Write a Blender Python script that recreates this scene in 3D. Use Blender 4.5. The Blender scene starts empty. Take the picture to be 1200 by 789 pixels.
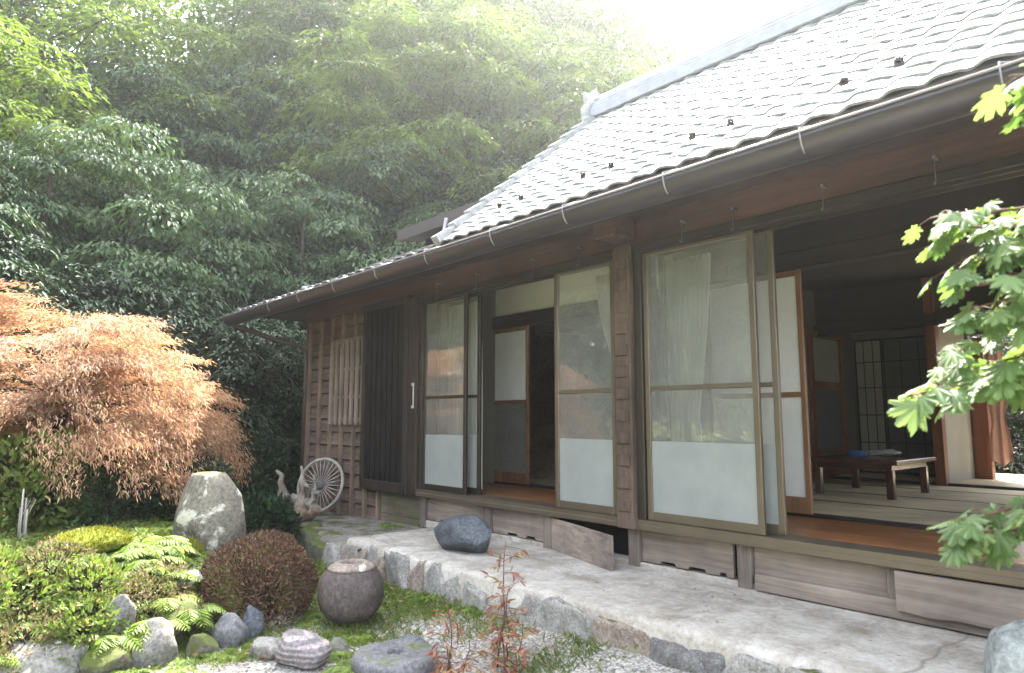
import bpy, math, random
import numpy as np
from mathutils import Vector, Matrix
R = math.radians
rng = np.random.default_rng(7); random.seed(7)
scene = bpy.context.scene
COL = scene.collection

# ---------------------------------------------------------------- camera, sky, sun, exposure
cam_d = bpy.data.cameras.new('camera'); cam = bpy.data.objects.new('camera', cam_d); COL.objects.link(cam)
cam.location = (0, 0, 1.35); cam.rotation_euler = (R(90 + 6.878), 0, R(48.70))
cam_d.sensor_width = 36; cam_d.lens = 24; cam_d.clip_start = .02; cam_d.clip_end = 1500
scene.camera = cam
cam_d.dof.use_dof = True; cam_d.dof.focus_distance = 7.0; cam_d.dof.aperture_fstop = 3.2
SUN_AZ = (-.52, .854); SUN_EL = R(52)
world = bpy.data.worlds.new('World'); scene.world = world; world.use_nodes = True
wn = world.node_tree.nodes; wl = world.node_tree.links
bg = wn['Background']; sky = wn.new('ShaderNodeTexSky'); sky.sky_type = 'NISHITA'; sky.sun_disc = False
sky.sun_elevation = SUN_EL; sky.sun_rotation = math.atan2(SUN_AZ[0], SUN_AZ[1])
sky.air_density = 1.0; sky.dust_density = 3.5; sky.ozone_density = 1.0
hsv = wn.new('ShaderNodeHueSaturation'); hsv.inputs['Saturation'].default_value = .4; wl.new(sky.outputs[0], hsv.inputs['Color']); wl.new(hsv.outputs[0], bg.inputs[0]); bg.inputs[1].default_value = .15
sun_d = bpy.data.lights.new('sun', 'SUN'); sun = bpy.data.objects.new('sun', sun_d); COL.objects.link(sun)
sun_d.energy = 3.0; sun_d.angle = R(.5); sun_d.color = (1, .95, .86)
sv = Vector((SUN_AZ[0] * math.cos(SUN_EL), SUN_AZ[1] * math.cos(SUN_EL), math.sin(SUN_EL)))
sun.rotation_euler = sv.to_track_quat('Z', 'Y').to_euler()
vs = scene.view_settings; vs.view_transform = 'Standard'; vs.look = 'None'; vs.exposure = 3.4; vs.gamma = 1; vs.use_curve_mapping = False
scene.cycles.use_denoising = True
scene.cycles.max_bounces = 10; scene.cycles.transparent_max_bounces = 12; scene.cycles.volume_bounces = 1
scene.cycles.diffuse_bounces = 5; scene.cycles.sample_clamp_indirect = 6

# ---------------------------------------------------------------- materials
def mat(name):
    m = bpy.data.materials.new(name); m.use_nodes = True
    nt = m.node_tree; return m, nt, nt.nodes, nt.links, nt.nodes['Principled BSDF']
def ramp(N, stops):
    r = N.new('ShaderNodeValToRGB'); e = r.color_ramp.elements
    while len(e) < len(stops): e.new(.5)
    for k, (p, c) in enumerate(stops):
        e[k].position = p; e[k].color = (*c, 1)
    return r
def texco(N, L, scale=(1, 1, 1), kind='Object'):
    t = N.new('ShaderNodeTexCoord'); mp = N.new('ShaderNodeMapping'); mp.inputs['Scale'].default_value = scale
    L.new(t.outputs[kind], mp.inputs[0]); return mp.outputs[0]
def noise(N, L, vec, scale, detail=5, rough=.6, dist=0):
    n = N.new('ShaderNodeTexNoise'); n.inputs['Scale'].default_value = scale; n.inputs['Detail'].default_value = detail
    n.inputs['Roughness'].default_value = rough; n.inputs['Distortion'].default_value = dist
    L.new(vec, n.inputs['Vector']); return n.outputs['Fac']
def mixc(N, L, fac, a, b, mode='MIX'):
    m = N.new('ShaderNodeMix'); m.data_type = 'RGBA'; m.blend_type = mode
    for s, v in ((m.inputs[0], fac), (m.inputs[6], a), (m.inputs[7], b)):
        if hasattr(v, 'links') or isinstance(v, bpy.types.NodeSocket): L.new(v, s)
        elif isinstance(v, (int, float)): s.default_value = v
        else: s.default_value = (*v, 1)
    return m.outputs[2]
def bump(N, L, h, strength, dist, B):
    b = N.new('ShaderNodeBump'); b.inputs['Strength'].default_value = strength; b.inputs['Distance'].default_value = dist
    L.new(h, b.inputs['Height']); L.new(b.outputs[0], B.inputs['Normal']); return b
def wood(name, dark, light, axis, rough=.75, spec=.3, grain=1.0, stain=None):
    m, nt, N, L, B = mat(name)
    sc = {'x': (1.2, 22, 22), 'y': (22, 1.2, 22), 'z': (22, 22, 1.2)}[axis]
    v = texco(N, L, sc); n1 = noise(N, L, v, 1.0 * grain, 8, .65, .6)
    v2 = texco(N, L); n2 = noise(N, L, v2, 1.7, 4, .6)
    c = ramp(N, [(.3, dark), (.68, light)]); L.new(n1, c.inputs[0])
    k = ramp(N, [(.3, (.55, .55, .55)), (.7, (1.15, 1.12, 1.08))]); L.new(n2, k.inputs[0])
    col = mixc(N, L, 1.0, c.outputs[0], k.outputs[0], 'MULTIPLY')
    if stain:
        n3 = noise(N, L, v2, 3.3, 6, .7); s = ramp(N, [(.5, (0, 0, 0)), (.66, (1, 1, 1))]); L.new(n3, s.inputs[0])
        col = mixc(N, L, s.outputs[0], col, stain)
    L.new(col, B.inputs['Base Color'])
    B.inputs['Roughness'].default_value = rough; B.inputs['Specular IOR Level'].default_value = spec
    bump(N, L, n1, .35, .006, B); return m
def plain(name, col, rough=.6, metal=0, var=.25, scale=6, spec=.5, bmp=0):
    m, nt, N, L, B = mat(name); v = texco(N, L); n = noise(N, L, v, scale, 5)
    c = ramp(N, [(.25, tuple(x * (1 - var) for x in col)), (.75, tuple(min(1, x * (1 + var)) for x in col))]); L.new(n, c.inputs[0])
    L.new(c.outputs[0], B.inputs['Base Color']); B.inputs['Roughness'].default_value = rough; B.inputs['Metallic'].default_value = metal
    B.inputs['Specular IOR Level'].default_value = spec
    if bmp: bump(N, L, n, bmp, .01, B)
    return m
def leafmat(name, stops, transl=.38, rough=.5, spec=.4, tgain=(1.25, 1.35, .7)):
    m, nt, N, L, B = mat(name)
    g = N.new('ShaderNodeNewGeometry'); c = ramp(N, stops); L.new(g.outputs['Random Per Island'], c.inputs[0])
    v = texco(N, L); n = noise(N, L, v, 1.3, 3); k = ramp(N, [(.3, (.7, .72, .75)), (.7, (1.25, 1.2, 1.1))]); L.new(n, k.inputs[0])
    col = mixc(N, L, 1.0, c.outputs[0], k.outputs[0], 'MULTIPLY')
    L.new(col, B.inputs['Base Color']); B.inputs['Roughness'].default_value = rough; B.inputs['Specular IOR Level'].default_value = spec
    t = N.new('ShaderNodeBsdfTranslucent'); tc = mixc(N, L, 1.0, col, tgain, 'MULTIPLY'); L.new(tc, t.inputs[0])
    mx = N.new('ShaderNodeMixShader'); mx.inputs[0].default_value = transl
    L.new(B.outputs[0], mx.inputs[1]); L.new(t.outputs[0], mx.inputs[2]); L.new(mx.outputs[0], N['Material Output'].inputs[0]); return m
def stone(name, dark, light, moss=0.0, lichen=.0, rough=.85, band=None, scale=3.0, mosscol=(.075, .09, .022)):
    m, nt, N, L, B = mat(name); v = texco(N, L)
    n = noise(N, L, v, scale * 2, 9, .68); c = ramp(N, [(.3, dark), (.7, light)]); L.new(n, c.inputs[0]); col = c.outputs[0]
    n2 = noise(N, L, v, scale * 17, 6, .75); k = ramp(N, [(.32, (.45, .45, .45)), (.68, (1.5, 1.5, 1.5))]); L.new(n2, k.inputs[0])
    col = mixc(N, L, 1.0, col, k.outputs[0], 'MULTIPLY')
    if band:
        w = N.new('ShaderNodeTexWave'); w.inputs['Scale'].default_value = band; w.inputs['Distortion'].default_value = 3.5; w.bands_direction = 'Z'
        w.inputs['Detail'].default_value = 3; L.new(v, w.inputs[0])
        r = ramp(N, [(.35, (.6, .6, .62)), (.8, (1.25, 1.2, 1.2))]); L.new(w.outputs[0], r.inputs[0]); col = mixc(N, L, 1.0, col, r.outputs[0], 'MULTIPLY')
    if lichen:
        n3 = noise(N, L, v, scale * 1.6, 6, .7, .5); r = ramp(N, [(.66 - .2 * lichen, (0, 0, 0)), (.72 - .2 * lichen, (1, 1, 1))]); L.new(n3, r.inputs[0])
        col = mixc(N, L, r.outputs[0], col, (.52, .5, .43))
    if moss:
        g = N.new('ShaderNodeNewGeometry'); sx = N.new('ShaderNodeSeparateXYZ'); L.new(g.outputs['Normal'], sx.inputs[0])
        n4 = noise(N, L, v, scale * 2.2, 6, .7); a = N.new('ShaderNodeMath'); a.operation = 'MULTIPLY_ADD'; a.inputs[1].default_value = .35
        L.new(sx.outputs[2], a.inputs[0]); L.new(n4, a.inputs[2])
        r = ramp(N, [(1.0 - .5 * moss, (0, 0, 0)), (1.12 - .5 * moss if moss > .3 else 1.0, (1, 1, 1))]); L.new(a.outputs[0], r.inputs[0])
        col = mixc(N, L, r.outputs[0], col, mosscol)
    L.new(col, B.inputs['Base Color']); B.inputs['Roughness'].default_value = rough; B.inputs['Specular IOR Level'].default_value = .3
    bb = bump(N, L, n, .6, .03, B); b2 = N.new('ShaderNodeBump'); b2.inputs['Strength'].default_value = .6; b2.inputs['Distance'].default_value = .006; L.new(n2, b2.inputs['Height']); L.new(bb.outputs[0], b2.inputs['Normal']); L.new(b2.outputs[0], B.inputs['Normal']); return m

M = {}
M['panel'] = wood('weathered_panel_wood', (.17, .135, .115), (.34, .285, .25), 'x', .85, .2, 1.0)
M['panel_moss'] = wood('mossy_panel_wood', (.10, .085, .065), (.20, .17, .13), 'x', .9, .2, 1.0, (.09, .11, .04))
M['stub'] = wood('weathered_stub_wood', (.12, .10, .085), (.26, .22, .19), 'z', .85, .2)
M['beam'] = wood('dark_beam_wood', (.045, .024, .018), (.115, .060, .043), 'x', .6, .35)
M['soffit'] = wood('soffit_wood', (.035, .026, .022), (.085, .06, .05), 'y', .7, .3)
M['post'] = wood('old_post_wood', (.06, .042, .034), (.15, .108, .085), 'z', .75, .25)
M['board'] = wood('old_clapboard_wood', (.075, .056, .045), (.18, .137, .112), 'x', .8, .2)
M['batten'] = wood('old_batten_wood', (.115, .082, .062), (.25, .185, .145), 'z', .8, .2)
M['bar'] = wood('pale_bar_wood', (.17, .13, .105), (.34, .275, .23), 'z', .8, .2)
M['shutter'] = wood('black_shutter_wood', (.007, .006, .006), (.018, .016, .015), 'z', .6, .3)
M['shutter_f'] = wood('shutter_frame_wood', (.02, .015, .012), (.05, .038, .03), 'z', .6, .3)
M['floor'] = wood('polished_veranda_wood', (.23, .09, .034), (.40, .18, .07), 'x', .28, .5, .6)
M['shoji_w'] = wood('shoji_frame_wood', (.16, .078, .04), (.27, .14, .075), 'z', .5, .4)
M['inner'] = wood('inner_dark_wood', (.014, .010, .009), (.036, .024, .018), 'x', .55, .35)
M['doorw'] = wood('red_door_wood', (.10, .035, .018), (.20, .075, .035), 'z', .5, .4)
M['lacquer'] = wood('lacquer_table_wood', (.03, .010, .008), (.06, .02, .014), 'x', .22, .5, .5)
M['bronze'] = plain('bronze_aluminium', (.16, .13, .095), .38, .55, .12)  # paler than the left frames: reflected sky is put into the colour
M['bronze_d'] = plain('dark_bronze_aluminium', (.05, .04, .032), .42, .5, .15)
M['alum'] = plain('bare_aluminium', (.55, .55, .53), .35, .8, .1)
M['plaster'] = plain('plaster', (.60, .58, .49), .9, 0, .06, 3)
M['plaster_d'] = plain('shaded_plaster', (.10, .092, .075), .9, 0, .12, 3)  # plaster darkened so the room's shade sits in the colour
M['fusuma'] = plain('fusuma_paper', (.22, .21, .18), .85, 0, .06, 4)
M['fusuma_d'] = plain('grey_fusuma_paper', (.075, .075, .075), .85, 0, .1, 4)
M['tatami'] = wood('tatami_straw', (.36, .30, .19), (.56, .48, .32), 'x', .8, .25, 2.2)
M['edge'] = plain('black_tatami_edge', (.03, .028, .03), .8)
M['gutter'] = plain('dark_gutter', (.024, .018, .019), .34, 0, .18, 5)
M['iron'] = plain('zinc_bracket', (.28, .27, .28), .45, .7, .15)
M['pipe'] = plain('rain_pipe', (.045, .036, .03), .5)
M['rimlight'] = plain('gutter_lip', (.22, .20, .19), .4, .2)  # pale tone stands in for light caught along the gutter rim
M['blue'] = plain('blue_cloth', (.02, .10, .28), .8, 0, .2, 20)
M['greycloth'] = plain('grey_cloth', (.36, .34, .32), .9, 0, .2, 20)
M['pink'] = plain('pink_cloth', (.52, .30, .25), .9, 0, .15, 10)
M['white'] = plain('white_plastic', (.8, .8, .8), .5, 0, .05)
M['bark'] = wood('bark', (.03, .024, .019), (.085, .07, .055), 'z', .9, .2, .5)
M['twig'] = wood('maple_twig', (.10, .05, .035), (.20, .10, .07), 'z', .7, .3)
M['drift'] = wood('driftwood', (.16, .145, .12), (.42, .39, .33), 'z', .85, .2, .9, (.16, .085, .06))
M['dark_in'] = plain('dark_ceiling_shade', (.014, .013, .014), .8, 0, .2)  # also colours the sheets standing in for shade behind bars and under floor
M['rear'] = plain('rear_roof_metal', (.05, .038, .034), .6, 0, .2)
M['wheel'] = wood('grey_wheel_wood', (.28, .26, .24), (.50, .47, .44), 'z', .8, .2)
# roof tile
m, nt, N, L, B = mat('silver_roof_tile'); v = texco(N, L); n = noise(N, L, v, 3.2, 7, .7); n2 = noise(N, L, v, 28, 5)
c = ramp(N, [(.3, (.22, .225, .23)), (.7, (.38, .385, .385))]); L.new(n, c.inputs[0]); k = ramp(N, [(.3, (.7, .7, .7)), (.7, (1.15, 1.15, 1.15))]); L.new(n2, k.inputs[0])
L.new(mixc(N, L, 1.0, c.outputs[0], k.outputs[0], 'MULTIPLY'), B.inputs['Base Color']); B.inputs['Roughness'].default_value = .42; B.inputs['Specular IOR Level'].default_value = .6
bump(N, L, n2, .15, .003, B); M['tile'] = m
M['tile_d'] = plain('dark_ridge_tile', (.24, .25, .28), .45, 0, .2, 8)
# glass (clear sheet), frosted glass, paper, curtain
def two(name, build):
    m, nt, N, L, B = mat(name); sh = build(N, L, B); L.new(sh, N['Material Output'].inputs[0]); return m
def glass_nodes(N, L, B):
    tr = N.new('ShaderNodeBsdfTransparent'); tr.inputs[0].default_value = (.95, .97, .96, 1)
    gl = N.new('ShaderNodeBsdfGlossy'); gl.inputs['Roughness'].default_value = .015
    f = N.new('ShaderNodeFresnel'); f.inputs[0].default_value = 1.95
    a = N.new('ShaderNodeMath'); a.operation = 'MULTIPLY_ADD'; a.inputs[1].default_value = 1.25; a.inputs[2].default_value = .02; L.new(f.outputs[0], a.inputs[0])
    mx = N.new('ShaderNodeMixShader'); L.new(a.outputs[0], mx.inputs[0]); L.new(tr.outputs[0], mx.inputs[1]); L.new(gl.outputs[0], mx.inputs[2])
    d = N.new('ShaderNodeBsdfDiffuse'); d.inputs[0].default_value = (.6, .6, .56, 1)  # milky veil: dust, plus reflection and haze put into the colour
    v = texco(N, L); n = noise(N, L, v, 3, 5); r = N.new('ShaderNodeMapRange'); r.inputs[3].default_value = .11; r.inputs[4].default_value = .26; L.new(n, r.inputs[0])
    m2 = N.new('ShaderNodeMixShader'); L.new(r.outputs[0], m2.inputs[0]); L.new(mx.outputs[0], m2.inputs[1]); L.new(d.outputs[0], m2.inputs[2]); return m2.outputs[0]
M['glass'] = two('dusty_veiled_glass', glass_nodes)
def frost_nodes(N, L, B):
    B.inputs['Base Color'].default_value = (.60, .66, .66, 1); B.inputs['Roughness'].default_value = .3
    v = texco(N, L); n = noise(N, L, v, 4, 7, .7); c = ramp(N, [(.25, (.27, .29, .28)), (.75, (.40, .42, .405))]); L.new(n, c.inputs[0]); L.new(c.outputs[0], B.inputs['Base Color'])
    t = N.new('ShaderNodeBsdfTranslucent'); t.inputs[0].default_value = (.7, .75, .75, 1)
    mx = N.new('ShaderNodeMixShader'); mx.inputs[0].default_value = .25; L.new(B.outputs[0], mx.inputs[1]); L.new(t.outputs[0], mx.inputs[2]); return mx.outputs[0]
M['frost'] = two('frosted_glass', frost_nodes)
def paper_nodes(N, L, B):
    v = texco(N, L); n = noise(N, L, v, 9, 4); c = ramp(N, [(.3, (.70, .71, .70)), (.7, (.80, .80, .78))]); L.new(n, c.inputs[0]); L.new(c.outputs[0], B.inputs['Base Color'])
    B.inputs['Roughness'].default_value = .9
    t = N.new('ShaderNodeBsdfTranslucent'); t.inputs[0].default_value = (.8, .8, .76, 1)
    mx = N.new('ShaderNodeMixShader'); mx.inputs[0].default_value = .3; L.new(B.outputs[0], mx.inputs[1]); L.new(t.outputs[0], mx.inputs[2]); return mx.outputs[0]
M['paper'] = two('shoji_paper', paper_nodes)
def curtain_nodes(N, L, B):
    d = N.new('ShaderNodeBsdfDiffuse'); d.inputs[0].default_value = (.9, .9, .87, 1)
    t = N.new('ShaderNodeBsdfTranslucent'); t.inputs[0].default_value = (.8, .8, .75, 1); tr = N.new('ShaderNodeBsdfTransparent')
    a = N.new('ShaderNodeMixShader'); a.inputs[0].default_value = .25; L.new(d.outputs[0], a.inputs[1]); L.new(t.outputs[0], a.inputs[2])
    v = texco(N, L); n = noise(N, L, v, 60, 2); r = N.new('ShaderNodeMapRange'); r.inputs[3].default_value = .0; r.inputs[4].default_value = .12; L.new(n, r.inputs[0])
    b = N.new('ShaderNodeMixShader'); L.new(r.outputs[0], b.inputs[0]); L.new(a.outputs[0], b.inputs[1]); L.new(tr.outputs[0], b.inputs[2]); return b.outputs[0]
M['curtain'] = two('sheer_curtain', curtain_nodes)
# concrete
m, nt, N, L, B = mat('old_concrete'); v = texco(N, L); n = noise(N, L, v, 1.6, 7, .65); n2 = noise(N, L, v, 38, 5, .7)
c = ramp(N, [(.28, (.28, .25, .21)), (.45, (.45, .42, .37)), (.72, (.58, .55, .50))]); L.new(n, c.inputs[0]); k = ramp(N, [(.3, (.78, .77, .76)), (.65, (1.08, 1.08, 1.08))]); L.new(n2, k.inputs[0])
col = mixc(N, L, 1.0, c.outputs[0], k.outputs[0], 'MULTIPLY')
n5 = noise(N, L, v, 4.2, 9, .74, .5); st = ramp(N, [(.42, (1, 1, 1)), (.64, (.60, .565, .52))]); L.new(n5, st.inputs[0]); col = mixc(N, L, 1.0, col, st.outputs[0], 'MULTIPLY')
n6 = noise(N, L, v, 90, 2, .5); sp2 = ramp(N, [(.66, (1, 1, 1)), (.72, (.55, .53, .5))]); L.new(n6, sp2.inputs[0]); col = mixc(N, L, 1.0, col, sp2.outputs[0], 'MULTIPLY')
vo = N.new('ShaderNodeTexVoronoi'); vo.feature = 'DISTANCE_TO_EDGE'; vo.inputs['Scale'].default_value = .3
nn = N.new('ShaderNodeTexNoise'); nn.inputs['Scale'].default_value = 4; L.new(v, nn.inputs['Vector'])
wv = mixc(N, L, .12, v, nn.outputs['Color']); L.new(wv, vo.inputs['Vector'])
r = ramp(N, [(.0006, (.7, .7, .7)), (.002, (0, 0, 0))]); L.new(vo.outputs['Distance'], r.inputs[0]); col = mixc(N, L, r.outputs[0], col, (.17, .15, .13))
L.new(col, B.inputs['Base Color']); B.inputs['Roughness'].default_value = .9; B.inputs['Specular IOR Level'].default_value = .25; bump(N, L, n2, .4, .004, B); M['conc'] = m
M['conc_d'] = stone('mossy_old_concrete', (.13, .115, .10), (.27, .25, .22), .35, 0, .9, None, 2.0, (.075, .085, .035))
M['rock'] = stone('grey_garden_rock', (.09, .087, .082), (.21, .20, .188), .45, .1)
M['rock_p'] = stone('pale_garden_rock', (.12, .115, .105), (.29, .28, .26), .25, .2)
M['rock_d'] = stone('dark_garden_rock', (.07, .07, .074), (.19, .188, .195), .3, .0)
M['rock_m'] = stone('mossy_garden_rock', (.075, .07, .055), (.17, .155, .125), .9, .1)
M['rock_tall'] = stone('lichen_rock', (.095, .085, .068), (.23, .21, .17), .5, .62, .9, None, 2.2)
M['rock_blue'] = stone('blue_grey_rock', (.04, .047, .058), (.13, .14, .158), 0, .05, .6)
M['rock_band'] = stone('banded_rock', (.17, .15, .15), (.33, .30, .30), .1, .05, .8, 9)
M['rock_smooth'] = stone('smooth_grey_green_rock', (.25, .275, .26), (.35, .37, .355), 0, 0, .6, None, 1.2)
M['jar'] = stone('weathered_jar_stone', (.05, .038, .036), (.135, .11, .103), .1, .05, .7, None, 2.5)
M['jar_rim'] = stone('chipped_jar_rim', (.09, .07, .06), (.30, .25, .21), 0, .45, .8, None, 4.5)
M['kerb_g'] = stone('kerb_grey_stone', (.18, .17, .155), (.38, .365, .335), .35, .25, .9, None, 4)
M['kerb_d'] = stone('kerb_dark_stone', (.07, .068, .066), (.24, .23, .22), .3, .3, .9, None, 4)
M['kerb_b'] = stone('kerb_brown_stone', (.16, .125, .10), (.36, .30, .25), .35, .25, .9, None, 4)
M['moss'] = plain('moss_body', (.11, .125, .02), .95, 0, .4, 24, .1, .8)
# ground
m, nt, N, L, B = mat('garden_ground'); v = texco(N, L)
at = N.new('ShaderNodeVertexColor'); at.layer_name = 'zone'; sp = N.new('ShaderNodeSeparateColor'); L.new(at.outputs[0], sp.inputs[0])
vo = N.new('ShaderNodeTexVoronoi'); vo.inputs['Scale'].default_value = 75; L.new(v, vo.inputs['Vector'])
sg = N.new('ShaderNodeSeparateColor'); L.new(vo.outputs['Color'], sg.inputs[0]); gr = ramp(N, [(0, (.17, .155, .135)), (.5, (.31, .29, .26)), (1, (.46, .445, .41))]); L.new(sg.outputs[0], gr.inputs[0])
nb = noise(N, L, v, 2.2, 6, .65); gk = ramp(N, [(.3, (.62, .58, .52)), (.65, (1.1, 1.1, 1.1))]); L.new(nb, gk.inputs[0]); grav = mixc(N, L, 1.0, gr.outputs[0], gk.outputs[0], 'MULTIPLY')
nm = noise(N, L, v, 5, 8, .7); mo = ramp(N, [(.3, (.08, .10, .03)), (.6, (.15, .18, .05)), (.8, (.22, .20, .11))]); L.new(nm, mo.inputs[0])
so = ramp(N, [(.3, (.035, .026, .018)), (.7, (.10, .078, .055))]); L.new(nm, so.inputs[0])
def ad(a, b, w):
    x = N.new('ShaderNodeMath'); x.operation = 'MULTIPLY_ADD'; x.inputs[1].default_value = w; L.new(b, x.inputs[0]); L.new(a, x.inputs[2]); return x.outputs[0]
r1 = ramp(N, [(.62, (0, 0, 0)), (.82, (1, 1, 1))]); L.new(ad(sp.outputs[0], nb, .45), r1.inputs[0])
r2 = ramp(N, [(.65, (0, 0, 0)), (.8, (1, 1, 1))]); L.new(ad(sp.outputs[1], nm, .45), r2.inputs[0])
col = mixc(N, L, r1.outputs[0], grav, mo.outputs[0]); col = mixc(N, L, r2.outputs[0], col, so.outputs[0])
L.new(col, B.inputs['Base Color']); B.inputs['Roughness'].default_value = .95; B.inputs['Specular IOR Level'].default_value = .15
hs = N.new('ShaderNodeMath'); hs.operation = 'ADD'; L.new(vo.outputs['Distance'], hs.inputs[0]); L.new(nm, hs.inputs[1]); bump(N, L, hs.outputs[0], .6, .012, B); M['ground'] = m
# foliage (leaf-to-leaf variation; evergreen darkened to stand in for shade)
M['lf_pad'] = leafmat('layered_leaf', [(0, (.036, .07, .03)), (.5, (.062, .108, .048)), (1, (.11, .16, .088))], .3, .6, .28)
M['lf_bright'] = leafmat('bright_leaf', [(0, (.075, .12, .02)), (.5, (.11, .16, .03)), (1, (.15, .19, .045))], .48, .5, .4)
M['lf_dark'] = leafmat('shaded_evergreen_leaf', [(0, (.009, .024, .010)), (.6, (.017, .041, .016)), (1, (.032, .064, .025))], .18, .55, .3)  # evergreen colour, darkened further to put shade between the crowns
M['lf_orange'] = leafmat('orange_lace_leaf', [(0, (.24, .12, .09)), (.3, (.40, .235, .165)), (.7, (.52, .345, .235)), (.9, (.56, .43, .26)), (1, (.40, .40, .17))], .5, .5, .4, (1.15, 1.0, .8))
M['lf_azalea'] = leafmat('red_brown_azalea_leaf', [(0, (.06, .032, .024)), (.5, (.13, .065, .047)), (.8, (.20, .115, .08)), (1, (.16, .15, .06))], .3, .5, .35, (1.1, 1.0, .9))
M['lf_brush'] = leafmat('green_brown_azalea_leaf', [(0, (.08, .10, .035)), (.35, (.15, .16, .055)), (.6, (.22, .14, .095)), (.85, (.26, .19, .13)), (1, (.22, .23, .10))], .35, .5, .3, (1.1, 1.1, .8))
M['lf_fern'] = leafmat('fern_leaf', [(0, (.11, .17, .03)), (.5, (.17, .25, .05)), (1, (.24, .31, .08))], .45, .55, .3)
M['lf_moss'] = leafmat('moss_blade', [(0, (.12, .14, .02)), (.5, (.20, .21, .03)), (1, (.28, .27, .05))], .3, .8, .1, (1.1, 1.1, .7))
M['lf_grass'] = leafmat('grass_blade', [(0, (.10, .16, .03)), (.6, (.16, .22, .05)), (1, (.27, .27, .11))], .4, .6, .2)
M['lf_cover'] = leafmat('ground_cover_leaf', [(0, (.08, .13, .03)), (.5, (.15, .21, .05)), (.85, (.21, .25, .08)), (1, (.25, .17, .09))], .35, .55, .3)
M['lf_near'] = leafmat('near_maple_leaf', [(0, (.095, .17, .055)), (.5, (.14, .225, .08)), (1, (.19, .265, .10))], .42, .5, .35, (1.2, 1.25, .65))
M['lf_red'] = leafmat('red_seedling_leaf', [(0, (.28, .10, .08)), (.5, (.38, .19, .13)), (1, (.38, .34, .14))], .4, .5, .3, (1.1, 1.0, .8))
M['lf_dead'] = leafmat('fallen_leaf', [(0, (.16, .09, .05)), (.5, (.30, .18, .10)), (1, (.42, .30, .17))], .2, .7, .2, (1, 1, 1))

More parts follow.
